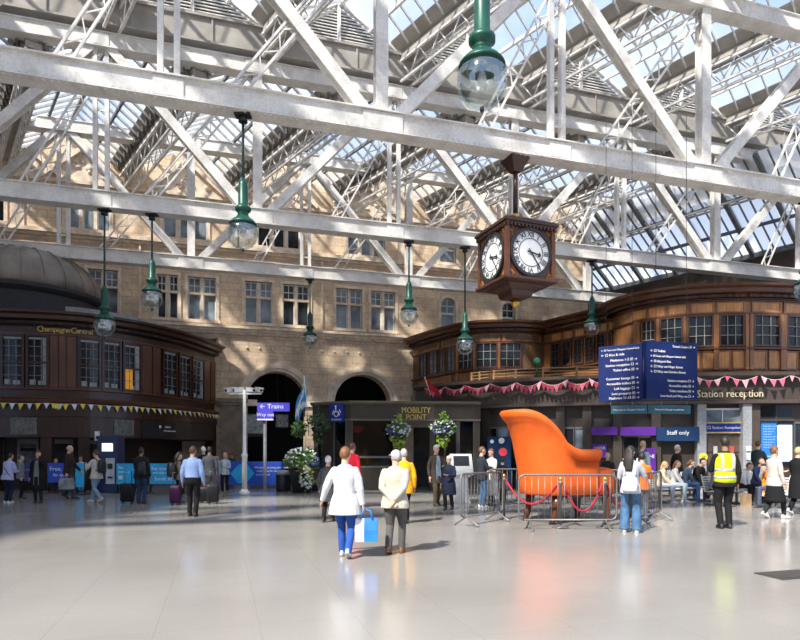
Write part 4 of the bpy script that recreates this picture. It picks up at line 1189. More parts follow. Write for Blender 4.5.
# ================================================================== station reception range: signs
m = MB(); txt = 'Station reception'
p0, nv = pos(RG, col_at(RG, 729.5)); 
m.text('Station reception', .40, face_matrix((p0.x+nv.x*.03, p0.y+nv.y*.03, zat(394, p0.y)), (nv.x, nv.y, 0)), depth=.04, sx=.85)
tag(m.build('reception_lettering', M_CTXT), 'cream lettering reading Station reception on the brown fascia', 'sign')
def wall_sign(ua, ub, v0, v1, name, label, mtl, lines=(), off=.02, th=.06, edge=None):
    Y = pos(RG, col_at(RG, (ua+ub)/2))[0].y
    pa, na, _ = on_wall(ua, 0, off+th); pb, nb, _ = on_wall(ub, 0, off+th)
    return board((pa.x, pa.y), (pb.x, pb.y), zat(v1, Y), zat(v0, Y), name, label, lines, mtl, edge, th)
M_PUR = mat('purple_sign', (0.10, 0.02, 0.27), 0.4, var=.08); M_STF = mat('deep_blue_sign', (0.012, 0.04, 0.11), 0.5, var=.1, spec=.2)
wall_sign(708.5, 744, 422.5, 432.5, 'door_sign', 'blue sign reading Station Reception over the brown door', M_BLUE, [(.5, .5, .145, '\u25a1 Station Reception', 'CENTER', 0)], .1, .06, mat('gold_edge', (.6, .45, .15), .4))
wall_sign(656, 698.5, 427, 441, 'shop_sign', 'dark blue sign reading Staff only', M_STF, [(.5, .42, .22, 'Staff only', 'CENTER', 0)], .36, .08)
wall_sign(620, 655.5, 427, 435.5, 'shop_sign', 'purple fascia sign, wider one beside the Staff only sign', M_PUR, (), .36, .1)
wall_sign(591, 617, 427, 435, 'shop_sign', 'purple fascia sign, narrower one nearer the armchair', M_PUR, (), .36, .1)
wall_sign(592, 607, 444, 458, 'shop_poster', 'purple poster with pale lines beside the armchair seat', M_PUR, [(.5, .3, .16, 'OFFER', 'CENTER', 1), (.5, .55, .12, 'today', 'CENTER', 1)], .08, .05)
wall_sign(645, 655, 448, 476, 'roller_banner', 'tall purple roller banner behind the man in pale shirt', M_PUR, [(.6, .3, .2, 'HI', 'CENTER', 0)], .42, .05)
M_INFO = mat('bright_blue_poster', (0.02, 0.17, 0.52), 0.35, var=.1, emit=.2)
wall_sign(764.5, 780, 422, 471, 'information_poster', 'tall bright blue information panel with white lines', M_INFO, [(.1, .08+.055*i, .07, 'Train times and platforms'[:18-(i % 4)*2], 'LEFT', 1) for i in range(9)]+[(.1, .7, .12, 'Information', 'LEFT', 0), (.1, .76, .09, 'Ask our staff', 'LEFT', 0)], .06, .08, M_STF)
wall_sign(782, 795.5, 424, 462, 'display_screen', 'blank lit white screen at the right of the blue panel', M_SCREEN, (), .06, .08, M_STF)
M_YEL = mat('yellow_sticker', (.75, .72, .05), .5, var=.05)
m = MB(); c, n_, a_ = on_wall(703.2, zat(457, 22.6), .37)
FM = face_matrix(c, n_); m.add([FM @ Vector((.15*math.cos(2*PI*i/24), .15*math.sin(2*PI*i/24), z)) for z in (0, .02) for i in range(24)], [list(range(24))[::-1], list(range(24, 48))]+[(i, (i+1) % 24, 24+(i+1) % 24, 24+i) for i in range(24)])
st = tag(m.build('round_sticker', M_YEL), 'round yellow sticker on the left granite pier', 'sticker')
m = MB(); m.text('\u2192', .2, FM @ Matrix.Translation((0, 0, .022)), depth=.004); m.build('arrow', M_BLACK, st)
for (ua, ub, v0, v1, lb, mt_) in ((732, 737, 446, 461, 'small red notice on the brown reception door', mat('red_notice', (.62, .12, .08), .5)), (716, 720, 446, 461, 'small white notice on the reception door', M_WHITE),
                                  (746, 750.5, 446, 451, 'upper white notice on the right granite pier', M_WHITE), (746, 750.5, 453, 460, 'lower white notice on the right granite pier', mat('grey_white_notice', (.55, .57, .6), .5, var=.3, scale=9))):
    Y = 22.6; off = .02 if mt_ and ua < 740 and ua > 710 else 0
    pa, na, _ = on_wall(ua, 0, .1 if ua < 740 else .38); pb, nb, _ = on_wall(ub, 0, .1 if ua < 740 else .38)
    m = MB(); dd = (pb-pa); m.box(((pa.x+pb.x)/2+na.x*.0, (pa.y+pb.y)/2, (zat(v0, Y)+zat(v1, Y))/2), (dd.length, .02, zat(v0, Y)-zat(v1, Y)), math.atan2(dd.y, dd.x))
    tag(m.build('paper_notice', mt_), lb, 'notice')

# lit kiosk sign with round symbols near the couple
c, n_, a_ = on_wall(501, zat(457, 24), .7)
t = thing('totem_sign', 'dark totem with red and blue round symbols behind the couple', 'sign', (c.x, c.y, 0), a_)
m = MB(); m.bx(-.5, .5, 0, .12, 0, 2.15); m.build('panel', M_STF, t, local=True)
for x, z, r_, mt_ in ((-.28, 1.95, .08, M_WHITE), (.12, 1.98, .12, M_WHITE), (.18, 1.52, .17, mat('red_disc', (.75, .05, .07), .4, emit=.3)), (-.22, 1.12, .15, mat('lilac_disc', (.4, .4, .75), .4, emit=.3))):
    m = MB(); FMx = face_matrix((x, -.005, z), (0, -1, 0))
    m.add([FMx @ Vector((r_*math.cos(2*PI*i/24), r_*math.sin(2*PI*i/24), zz)) for zz in (0, .02) for i in range(24)], [list(range(24))[::-1], list(range(24, 48))]+[(i, (i+1) % 24, 24+(i+1) % 24, 24+i) for i in range(24)])
    m.build('symbol', mt_, t, local=True)

# terrace railing in front of the middle pavilion
RL = smooth([(3.3, 27.7), (4.2, 26.9), (6.2, 26.0), (8.8, 25.5), (9.6, 25.0)])
rl = thing('terrace_railing', 'pale wooden railing along the terrace under the pavilion windows', 'railing', (RL[0].x, RL[0].y, 4.5))
M_RAIL = wood('pale_oak_rail', (0.42, 0.25, 0.12))
m = MB()
for z in (4.72, 4.86, 5.0, 5.14): m.tube([(p.x, p.y, z) for p in RL], .025, 6)
m.build('rail', M_RAIL, rl)
for k in range(0, len(RL), 3):
    m = MB(); p = RL[k]; m.box((p.x, p.y, 4.84), (.08, .08, .68)); m.build('post', M_RAIL, rl)
p, nv = pos(RL, 11.0)
lg = thing('globe_light', 'small green globe light on the terrace railing', 'lamp', (p.x+.1, p.y-.15, 4.5))
m = MB(); m.tube([(p.x+.1, p.y-.15, 4.5), (p.x+.1, p.y-.15, 5.3)], .04, 8); m.build('stem', M_GREEN, lg)
m = MB(); m.ell((p.x+.1, p.y-.15, 5.45), (.15, .15, .15), 14, 10); m.build('globe', mat('green_globe', (.05, .4, .2), .3), lg)

# ================================================================== mobility kiosk
KC = [(-3.6, 24.7), (-1.95, 23.7), (3.25, 24.2)]
KP = [Vector(q) for q in KC]
M_KIOSK = mat('kiosk_brown_paint', (0.052, 0.042, 0.030), 0.45, var=0.2, scale=2)
kiosk = thing('mobility_kiosk', 'dark brown mobility point kiosk with glazed front below the arches', 'kiosk', (0, 24.5, 0))
kseg = [(0, .22), (.22, .5), (.5, 1)]
def kp(u):
    return pos(KP, col_at(KP, u))
m = MB(); m.sweep(KP, [(0, 2.78), (0, 3.42), (-.25, 3.42), (-.25, 2.78)])
m.add([(q[0], q[1], 3.5) for q in KC]+[(3.3, 26.2, 3.5), (.8, 26.4, 3.5), (-3.4, 29, 3.5)], [(0, 1, 2, 3, 4, 5)])
m.build('fascia', M_KIOSK, kiosk)
m = MB(); m.sweep(KP, [(-.1, 3.40), (.06, 3.40), (.14, 3.46), (.16, 3.54), (-.2, 3.56)]); m.sweep(KP, [(0, 2.76), (.05, 2.76), (.05, 2.82), (0, 2.84)]); m.build('cornice', mat('kiosk_ledge_brown', (.14, .12, .085), .5), kiosk)
m = MB(); m.sweep(KP, [(-.06, 0), (-.06, .75), (-.2, .75), (-.2, 0)]); m.build('stall_riser', M_KIOSK, kiosk) if False else None
def kstrip(ua, ub, z0, z1, off, th, name, mt_, n=1):
    m = MB(); strip(m, KP, col_at(KP, ua), col_at(KP, ub), z0, z1, off, th, 0, n); return m.build(name, mt_, kiosk)
for ua, ub in ((313.5, 318), (329, 332), (346, 353), (393, 397), (430, 435), (444, 446), (456, 458.5), (474, 480)):
    kstrip(ua, ub, 0, 2.8, .0, .22, 'pilaster', M_KIOSK)
M_KGL = glassmat('kiosk_glass', (0.26, 0.32, 0.32), 0.10, 0.06)
for ua, ub, z0 in ((318, 329, .5), (332, 346, .5), (353, 393, .9), (435, 444, .1), (446, 456, .6), (458.5, 474, .6)):
    kstrip(ua, ub, z0, 2.78, -.08, .03, 'shop_window', M_KGL)
    kstrip(ua, ub, 0.0, z0, -.05, .1, 'stall_riser', M_KIOSK)
    kstrip(ua, ub, z0, z0+.06, -.04, .1, 'window_sill', M_CHROME)
kstrip(352, 393, 1.28, 1.36, -.03, .08, 'glazing_rail', M_CHROME)
for u in (333, 345.3, 456.6, 458.6, 473.6): kstrip(u, u+.9, .6, 2.75, .0, .1, 'window_frame', M_CHROME)
m = MB(); m.sweep([v+Vector((0, 1.9)) for v in KP], [(0, 0), (0, 2.9), (-.1, 2.9), (-.1, 0)]); m.build('rear_wall', mat('kiosk_interior', (.06, .055, .05), .7, var=.5, scale=2), kiosk)
kstrip(405, 417, .0, 2.76, -1.2, .1, 'inner_wall', mat('cream_inner_wall', (.55, .45, .32), .7))
kstrip(458.5, 474, .6, 1.75, -.2, .02, 'window_graphic', mat('turquoise_graphic', (.10, .42, .42), .5, var=.3))
kstrip(352.5, 393, .95, 1.25, -.2, .02, 'window_graphic', mat('turquoise_graphic', (.10, .42, .42), .5, var=.3))
m = MB(); p, nv = kp(416)
m.text('MOBILITY', .33, face_matrix((p.x+nv.x*.03, p.y+nv.y*.03, zat(410.5, p.y)), (nv.x, nv.y, 0)), depth=.03, sx=.82); p, nv = kp(416)
m.text('POINT', .33, face_matrix((p.x+nv.x*.03, p.y+nv.y*.03, zat(417.5, p.y)), (nv.x, nv.y, 0)), depth=.03, sx=.85)
m.build('lettering', M_GTXT, kiosk)
kstrip(396, 434, 2.5, 3.4, .01, .05, 'name_board', mat('name_board_brown', (.085, .062, .042), .5))
# blue accessibility sign on the angled side
p, nv = kp(338.5)
sg = thing('accessibility_sign', 'square blue accessibility sign on the left face of the kiosk', 'sign', (p.x, p.y, 2.75))
m = MB(); FMk = face_matrix((p.x+nv.x*.14, p.y+nv.y*.14, zat(413, p.y)), (nv.x, nv.y, 0))
for a_, b_ in (((-.42, -.42), (.42, .42)),):
    m.add([FMk @ Vector(q) for q in ((-.32, -.36, -.1), (.32, -.36, -.1), (.32, .36, -.1), (-.32, .36, -.1), (-.32, -.36, 0), (.32, -.36, 0), (.32, .36, 0), (-.32, .36, 0))], [(3, 2, 1, 0), (4, 5, 6, 7), (0, 1, 5, 4), (1, 2, 6, 5), (2, 3, 7, 6), (3, 0, 4, 7)])
m.build('panel', M_BLUE, sg)
m = MB()
m.tube([FMk @ Vector((.11*math.cos(q*PI/9+.6)+.0, .11*math.sin(q*PI/9+.6)-.04, .01)) for q in range(4, 20)], .02, 5)
m.tube([FMk @ Vector(q) for q in ((-.03, .22, .01), (-.02, .04, .01), (.10, .03, .01), (.16, -.1, .01))], .025, 5); m.ell(FMk @ Vector((-.03, .26, .01)), (.04, .04, .04), 8, 6)
m.tube([FMk @ Vector(q) for q in ((-.2, -.06, .01), (-.12, .1, .01))], .02, 5); m.tube([FMk @ Vector(q) for q in ((.15, .12, .01), (.22, .0, .01))], .02, 5)
m.text('Assistance', .12, FMk @ Matrix.Translation((0, -.26, .004)), depth=.008)
m.build('pictogram', M_TXT, sg)
# added glowing post that stands for a red reflection in the window
p, nv = kp(358); p = p-nv*.9
rp = thing('red_reflection_post', 'added red-capped post standing for a reflection in the kiosk window', 'post', (p.x, p.y, 0))
m = MB(); m.tube([(p.x, p.y, 0), (p.x, p.y, 2.35)], .05, 10); m.build('pole', M_CHROME, rp)
m = MB(); m.lathe([(.05, 2.3), (.24, 2.42), (.28, 2.5), (.26, 2.56), (.05, 2.58)], (p.x, p.y, 0), 16); m.build('cap', mat('red_reflection_glow', (.8, .03, .03), .4, emit=.6), rp)

# ================================================================== plants
M_LEAF = mat('green_leaf', (0.10, 0.20, 0.04), 0.6, var=.5, scale=9); M_LEAFL = mat('lime_leaf', (0.30, 0.42, 0.05), 0.6, var=.4, scale=9); M_LEAFD = mat('ivy_leaf', (0.04, 0.085, 0.03), 0.6, var=.5, scale=9)
M_FLW = mat('white_petal', (.78, .78, .80), .7, var=.1); M_FLB = mat('blue_petal', (.07, .07, .45), .6, var=.3)
def leaves(c, r, n, sz, seed, droop=0.0, ups=1.0):
    rr = random.Random(seed); m = MB(); c = Vector(c)
    for i in range(n):
        a = rr.uniform(0, 2*PI); u = rr.uniform(-1, 1); q = rr.uniform(.45, 1)**.5; s_ = math.sqrt(1-u*u)
        p = c+Vector((math.cos(a)*s_*r[0]*q, math.sin(a)*s_*r[1]*q, u*r[2]*q))
        d = Vector((rr.uniform(-1, 1), rr.uniform(-1, 1), rr.uniform(-.6-droop, .8*ups))).normalized(); s2 = d.cross(Vector((rr.uniform(-1, 1), rr.uniform(-1, 1), rr.uniform(-1, 1)))).normalized()
        l = sz*rr.uniform(.7, 1.3); n_ = d.cross(s2)*l*.12
        m.add([p, p+d*l*.5+s2*l*.3+n_, p+d*l, p+d*l*.5-s2*l*.3+n_], [(0, 1, 2, 3)], 0, False)
    return m
def petals(c, r, n, sz, seed):
    rr = random.Random(seed); m = MB(); c = Vector(c)
    for i in range(n):
        a = rr.uniform(0, 2*PI); u = rr.uniform(-1, 1); s_ = math.sqrt(1-u*u); q = rr.uniform(.85, 1.08)
        p = c+Vector((math.cos(a)*s_*r[0]*q, math.sin(a)*s_*r[1]*q, u*r[2]*q)); m.ell(p, (sz, sz, sz*.7), 6, 4)
    return m
def basket(u, v, Y, label, seed, hook_z, white=True):
    c = Vector(((u-400)/F*Y, Y, zat(v, Y)))
    t = thing('hanging_basket', label, 'plant', (c.x, c.y, c.z-.5), 0, 'hanging baskets on the kiosk')
    m = MB(); m.lathe([(.04, -.28), (.2, -.22), (.28, -.08), (.3, 0), (.26, 0)], c-Vector((0, 0, .12)), 16); m.build('basket', M_BLACK, t)
    leaves(c, (.42, .40, .38), 260, .16, seed).build('foliage', M_LEAF if white else M_LEAFD, t)
    leaves(c+Vector((0, 0, -.42)), (.2, .2, .34), 120, .16, seed+1, .8).build('trailing_foliage', M_LEAFL if white else M_LEAFD, t)
    if white:
        leaves(c+Vector((.02, 0, .36)), (.13, .13, .24), 60, .15, seed+2).build('top_foliage', M_LEAFL, t)
        petals(c, (.44, .42, .34), 90, .045, seed+3).build('flowers', M_FLW, t)
        petals(c+Vector((-.1, -.1, 0)), (.33, .36, .25), 40, .045, seed+4).build('blue_flowers', M_FLB, t)
    m = MB()
    for k in range(3):
        a = 2*PI*k/3; m.tube([c+Vector((.28*math.cos(a), .28*math.sin(a), -.12)), Vector((c.x, c.y, hook_z-.03))], .006, 4)
    m.tube([(c.x, c.y, hook_z-.03), (c.x, c.y+.1, hook_z), (c.x, c.y+.75, hook_z)], .015, 5); m.build('chain', M_BLACK, t)
basket(398.5, 430, 23.1, 'flower basket of white and blue blooms, left of the kiosk name board', 11, 3.3)
basket(443, 428, 23.2, 'flower basket of white and blue blooms, right of the kiosk name board', 21, 3.3)
basket(319, 424, 23.6, 'dark ivy basket at the left corner of the kiosk', 31, 3.35, False)
c = at(299, 430, 23.7)
t = thing('hanging_basket', 'small green basket under the blue and white flag', 'plant', (c.x, c.y, c.z-.3), 0, 'hanging baskets on the kiosk')
leaves(c, (.3, .3, .32), 160, .15, 41).build('foliage', M_LEAF, t); m = MB(); m.lathe([(.03, -.25), (.15, -.2), (.2, 0), (.17, 0)], c, 12); m.build('basket', M_BLACK, t)
m = MB(); m.tube([c, c+Vector((0, 0, .55)), c+Vector((.55, .35, .6))], .012, 5); m.build('bracket', M_BLACK, t)
# tub planter at the foot of the pier
fl0 = fl(301, 495); fl0.y = 22.6; fl0.x = (302-400)/F*22.6
t = thing('planter', 'black flower planter with white blooms left of the kiosk', 'plant', (fl0.x, fl0.y, 0))
m = MB(); m.lathe([(.36, 0), (.46, .75), (.5, .78), (.5, .86), (.42, .86)], (0, 0, 0), 20); m.build('pot', M_BLACK, t, local=True)
leaves((0, 0, 1.15), (.62, .55, .45), 320, .2, 51).build('foliage', M_LEAF, t, local=True)
petals((0, 0, 1.3), (.6, .5, .36), 110, .05, 52).build('flowers', M_FLW, t, local=True)
leaves((.22, -.42, .62), (.25, .18, .5), 130, .14, 53, .9).build('trailing_foliage', M_LEAFL, t, local=True)
petals((.22, -.46, .55), (.22, .16, .42), 60, .05, 54).build('trailing_flowers', M_FLW, t, local=True)
petals((.42, -.05, 1.15), (.25, .3, .22), 40, .05, 55).build('blue_flowers', M_FLB, t, local=True)
t = thing('low_planter', 'low trough of small cream flowers at the kiosk corner', 'plant', (-3.05, 23.55, 0))
m = MB(); m.bx(-.5, .5, -.18, .18, 0, .22); m.build('trough', M_BLACK, t, local=True)
leaves((0, 0, .3), (.5, .2, .14), 120, .12, 61).build('foliage', M_LEAFD, t, local=True); petals((0, -.02, .33), (.48, .2, .13), 70, .045, 62).build('flowers', mat('cream_petal', (.7, .62, .45), .7), t, local=True)
# small dark bin beside the planter
t = thing('litter_bin', 'small round dark bin left of the flower planter', 'bin', ((283.5-400)/F*23.3, 23.3, 0))
m = MB(); m.lathe([(.26, 0), (.3, .1), (.3, .62), (.26, .66)], seg=18); m.build('body', M_BLACK, t, local=True); m = MB(); m.lathe([(.31, .64), (.31, .74), (.2, .8), (.02, .82)], seg=18); m.build('lid', mat('grey_bin_lid', (.35, .37, .38), .5), t, local=True)

# ================================================================== poles, flags, display
P = fl(244.5, 495)
cp_ = thing('camera_pole', 'white pole topped with a cross-arm of security cameras', 'pole', (P.x, P.y, 0))
zt = zat(390, P.y)
m = MB(); m.lathe([(.19, 0), (.19, .12), (.12, .16), (.12, .2)], seg=16); m.build('base', M_WHITE, cp_, local=True)
m = MB(); m.lathe([(.09, .15), (.09, 1.35), (.115, 1.38), (.115, 1.42), (.065, 1.5), (.055, zt)], seg=16); m.build('shaft', M_WHITE, cp_, local=True)
m = MB(); m.bx(-.55, .6, -.05, .05, zt-.16, zt-.1); m.build('cross_arm', M_WHITE, cp_, local=True)
for x, a in ((-.5, .2), (-.2, -.3), (.22, .3), (.52, -.15)):
    m = MB(); d = Vector((math.sin(a)*.3+(.25 if x > 0 else -.25), -.3, -.06)).normalized()
    b = Vector((x, 0, zt)); m.bar(b-d*.18, b+d*.2, .13, .13); m.bar(b-d*.18+Vector((0, 0, .08)), b+d*.26+Vector((0, 0, .08)), .16, .02); cmr = m.build('camera', M_WHITE, cp_, local=True)
    m = MB(); m.tube([b+d*.2, b+d*.215], .05, 10); m.build('lens', M_BLACK, cmr, local=True)
P = fl(265, 489.5); P.y = 24.4; P.x = (265-400)/F*24.4
sp_ = thing('sign_pole', 'grey pole carrying a blue sign before the left arch', 'sign', (P.x, P.y, 0))
z0, z1 = zat(419, P.y), zat(403, P.y)
m = MB(); m.lathe([(.16, 0), (.16, .04), (.07, .06), (.07, z1)], seg=14); m.build('pole', mat('grey_steel_pole', (.26, .26, .28), .4, metal=.4), sp_, local=True)
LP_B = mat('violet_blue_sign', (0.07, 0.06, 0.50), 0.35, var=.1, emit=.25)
m = MB(); m.bx(-.28, 1.02, -.16, -.06, zat(411.5, P.y), z1); m.bx(-.28, .36, -.16, -.06, z0, zat(411.5, P.y)); pn = m.build('panel', LP_B, sp_, local=True)
m = MB(); m.text('\u2190 Trains', .26, face_matrix((.3, -.165, zat(406.8, P.y)), (0, -1, 0)), depth=.01); m.text('Way out', .2, face_matrix((.05, -.165, zat(415, P.y)), (0, -1, 0)), depth=.01); m.build('lettering', M_TXT, sp_, local=True)
m = MB(); m.bx(-.28, .36, -.18, -.04, z0-.06, z0); m.build('edge_strip', M_WHITE, sp_, local=True)
Pb = wp(tu(282, DW+1.2), DW+1.2, 0)
t = thing('departure_display', 'small grey departure display hanging inside the left arch', 'display', (Pb.x, Pb.y, zat(428, Pb.y)))
m = MB(); m.box((Pb.x, Pb.y, (zat(414, Pb.y)+zat(428, Pb.y))/2), (.72, .15, zat(414, Pb.y)-zat(428, Pb.y)), TH); m.build('case', M_BLACK, t)
m = MB(); m.box((Pb.x+.025, Pb.y-.085, (zat(415, Pb.y)+zat(427, Pb.y))/2), (.66, .01, zat(415, Pb.y)-zat(427, Pb.y)), TH); m.build('screen', mat('grey_timetable', (.22, .23, .24), .4, var=.9, scale=12), t)
m = MB()
for s in (-.25, .25): m.tube([(Pb.x+s, Pb.y, zat(414, Pb.y)), (Pb.x+s, Pb.y, 6.35)], .015, 6)
m.build('hanger', M_BLACK, t)
# saltire
Yf = 25.6
def flag(label, pole_a, pole_b, hoist0, hoist1, fly, drop, mats, saltire, nx=14, ny=10):
    A, B = Vector(pole_a), Vector(pole_b)
    t = thing('flag', label, 'flag', pole_a)
    m = MB(); m.tube([A, B], .02, 6); m.build('flagpole', M_WHITE, t)
    fb_, fw_ = MB(), MB(); g = {}
    for i in range(nx+1):
        for j in range(ny+1):
            s = i/nx; h = j/ny
            base = hoist0+(hoist1-hoist0)*h
            p = base+fly*s+drop*(s**1.2)+Vector((.05*math.sin(s*7+h*2), .09*math.sin(s*9+h*1.5)*s**.5, .03*math.sin(s*5)))
            g[i, j] = p
    for i in range(nx):
        for j in range(ny):
            s, h = (i+.5)/nx, (j+.5)/ny
            white = saltire and (abs(s-h) < .12 or abs(s-(1-h)) < .12)
            (fw_ if white else fb_).add([g[i, j], g[i+1, j], g[i+1, j+1], g[i, j+1]], [(0, 1, 2, 3)], 0, True)
    c = fb_.build('cloth', mats[0], t)
    if fw_.v: fw_.build('cross', mats[1], t)
    return t
a_ = at(309, 436, 24.9); b_ = at(304, 376, 24.2)
flag('blue and white saltire flag hanging by the stone pier', a_, b_, at(303.6, 381, 24.25), at(305.5, 404, 24.5), Vector((-.36, -.12, -.85)), Vector((0, 0, -.55)), (mat('saltire_blue', (.03, .30, .62), .7, var=.1), M_FLW), True)
a_ = at(431, 395, 25.6); b_ = at(424.5, 377, 25.3)
flag('small red flag at the left end of the red bunting', a_, b_, at(425, 378.5, 25.3), at(428.5, 389, 25.5), Vector((.5, -.15, -.15)), Vector((0, 0, -.25)), (mat('red_flag_cloth', (.65, .02, .03), .7, var=.1), M_WHITE), False, 8, 6)

# ================================================================== banners, machines and ticket counters on the left
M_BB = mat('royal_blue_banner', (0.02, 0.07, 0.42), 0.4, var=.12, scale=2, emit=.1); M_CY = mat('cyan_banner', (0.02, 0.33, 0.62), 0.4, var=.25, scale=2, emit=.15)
def floor_banner(u0, u1, v0, v1, Y0, Y1, label, mtl, lines=(), deco=None):
    t, a, b, d, o_ = board(px(u0, Y0), px(u1, Y1), max(.12, zat(v1, (Y0+Y1)/2)), zat(v0, (Y0+Y1)/2), 'queue_banner', label, lines, mtl, None, .05)
    t['category'] = 'banner'
    m = MB()
    for q in (a, b):
        q = q-o_*.1; m.tube([(q.x, q.y, 0), (q.x, q.y, zat(v0, (Y0+Y1)/2)+.02)], .03, 8); m.lathe([(.18, 0), (.18, .02), (.04, .04)], (q.x, q.y, 0), 14)
    m.build('stand', M_BLACK, t) if False else None
    for q in (a, b):
        q = q-o_*.1; m = MB(); m.tube([(q.x, q.y, 0.02), (q.x, q.y, zat(v0, (Y0+Y1)/2)+.02)], .03, 8); m.lathe([(.18, 0), (.18, .02), (.04, .04)], (q.x, q.y, 0), 14); m.build('post', M_BLACK, t)
    return t, a, b, d, o_
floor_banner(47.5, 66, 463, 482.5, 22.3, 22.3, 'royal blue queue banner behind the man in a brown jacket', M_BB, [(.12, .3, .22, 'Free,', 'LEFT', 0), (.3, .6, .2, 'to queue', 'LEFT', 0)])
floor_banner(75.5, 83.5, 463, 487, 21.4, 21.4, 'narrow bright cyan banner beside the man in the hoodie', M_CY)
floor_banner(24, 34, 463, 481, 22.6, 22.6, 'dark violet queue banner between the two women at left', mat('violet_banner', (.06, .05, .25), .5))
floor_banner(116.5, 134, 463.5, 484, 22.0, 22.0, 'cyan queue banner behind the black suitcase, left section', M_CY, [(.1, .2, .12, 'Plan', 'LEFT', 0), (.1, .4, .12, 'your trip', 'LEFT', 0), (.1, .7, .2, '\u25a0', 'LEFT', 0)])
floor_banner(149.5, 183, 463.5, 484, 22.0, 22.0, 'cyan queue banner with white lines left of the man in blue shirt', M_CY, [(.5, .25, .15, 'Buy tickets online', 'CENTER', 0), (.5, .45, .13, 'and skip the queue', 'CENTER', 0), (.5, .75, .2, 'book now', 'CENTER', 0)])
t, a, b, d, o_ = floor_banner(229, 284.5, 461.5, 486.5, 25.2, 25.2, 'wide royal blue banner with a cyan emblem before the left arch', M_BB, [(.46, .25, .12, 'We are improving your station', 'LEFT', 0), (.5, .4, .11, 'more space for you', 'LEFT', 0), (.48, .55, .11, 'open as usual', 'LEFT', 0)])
m = MB(); c = a+d*.62+o_*.02; zc = .62
m.add([c+d*x+Vector((0, 0, zc+z))+o_*o2_ for o2_ in (0, .01) for x, z in ((-.55, .0), (-.2, .38), (.15, .38), (.45, .0), (.1, -.42), (-.25, -.42))], [(5, 4, 3, 2, 1, 0), (6, 7, 8, 9, 10, 11)]); m.build('emblem', M_CY, t)

# ticket machine
P = (103-400)/F*22.2
t = thing('ticket_machine', 'navy ticket machine with white lit screen behind the hoodie man', 'ticket machine', ((107.5-400)/F*22.2, 22.2, 0))
m = MB(); m.bx(-.36, .36, 0, .6, 0, 2.0); m.build('body', mat('navy_machine_paint', (.015, .025, .09), .35), t, local=True)
m = MB(); m.bx(-.40, .40, -.05, .5, 2.0, 2.12); m.build('top_cap', mat('navy_machine_paint', (.015, .025, .09), .35), t, local=True)
m = MB(); m.bx(-.2, .2, -.02, 0, 1.55, 1.85); m.build('screen', M_SCREEN, t, local=True)
m = MB(); m.bx(-.05, .27, -.03, 0, .35, 1.3); m.build('front_panel', mat('white_machine_panel', (.6, .62, .65), .35), t, local=True)
m = MB(); m.bx(.02, .2, -.05, -.02, .9, 1.1); m.bx(.02, .2, -.06, -.02, .55, .62); m.build('slot', M_BLACK, t, local=True)
m = MB(); m.bx(-.5, -.36, .05, .15, 1.95, 2.3); m.build('small_flag_sign', M_WHITE, t, local=True)
# self-service terminal
t = thing('information_terminal', 'white upright terminal with a dark screen right of the elderly pair', 'terminal', ((462-400)/F*18.2, 18.2, 0), 0.12)
m = MB(); m.bx(-.28, .28, 0, .35, 0, .05); m.loft([[(-.22, .02, .05), (.22, .02, .05), (.22, .3, .05), (-.22, .3, .05)], [(-.2, .06, .75), (.2, .06, .75), (.2, .26, .75), (-.2, .26, .75)], [(-.36, -.02, .85), (.36, -.02, .85), (.36, .22, .85), (-.36, .22, .85)], [(-.33, .16, 1.48), (.33, .16, 1.48), (.33, .26, 1.48), (-.33, .26, 1.48)]], 0, False); m.build('body', M_WHITE, t, local=True)
m = MB(); 
def tz(z): return -.02+(z-.85)/(1.48-.85)*.18
m.add([(-.24, tz(1.12)-.012, 1.12), (.24, tz(1.12)-.012, 1.12), (.24, tz(1.42)-.012, 1.42), (-.24, tz(1.42)-.012, 1.42), (-.24, tz(1.12), 1.12), (.24, tz(1.12), 1.12), (.24, tz(1.42), 1.42), (-.24, tz(1.42), 1.42)], [(0, 1, 2, 3), (0, 4, 5, 1), (2, 6, 7, 3), (1, 5, 6, 2), (0, 3, 7, 4)]); m.build('screen', M_BLACK, t, local=True)
# ticket counter windows
M_CNT = mat('pale_counter_frame', (.42, .44, .45), .5, var=.15); M_CNTG = mat('counter_glass', (.20, .23, .25), .15, var=.6, scale=3)
for (ua, ub, lb) in ((-14, 5, 'ticket counter window cut by the left edge'), (18.5, 40, 'ticket counter window behind the woman on the phone'), (52, 74, 'ticket counter window above the royal blue banner'), (77, 99, 'ticket counter window left of the ticket machine')):
    s0, s1 = col_at(LP, ua), col_at(LP, ub); pa, na = pos(LP, s0); pb, nb = pos(LP, s1); c = (pa+pb)/2; nv = (na+nb).normalized(); w_ = (pb-pa).length*1.05
    sc_ = (c.y+1.5)/c.y; c = Vector((c.x*sc_, c.y+1.5))
    t = thing('ticket_counter', lb, 'ticket counter', (c.x, c.y, 0), math.atan2(nv.x, -nv.y), 'ticket counter windows in the left hall')
    m = MB(); m.bx(-w_/2, w_/2, -.12, .1, 0, 1.0); m.build('counter', M_WOODD, t, local=True)
    m = MB(); m.bx(-w_/2, w_/2, -.05, .02, 1.0, 2.05); g_ = m.build('glass', M_CNTG, t, local=True)
    m = MB()
    m.bx(-w_/2, w_/2, -.14, 0, 1.86, 2.06); m.bx(-w_/2, -w_/2+.08, -.14, 0, 1.0, 2.0); m.bx(w_/2-.08, w_/2, -.14, 0, 1.0, 2.0); m.bx(-w_/2, w_/2, -.2, .02, .98, 1.05); m.build('frame', M_CNT, t, local=True)
    m = MB(); m.bx(-w_/2+.12, w_/2-.12, -.09, -.06, 1.55, 1.68); m.build('counter_display', M_BLACK, t, local=True)
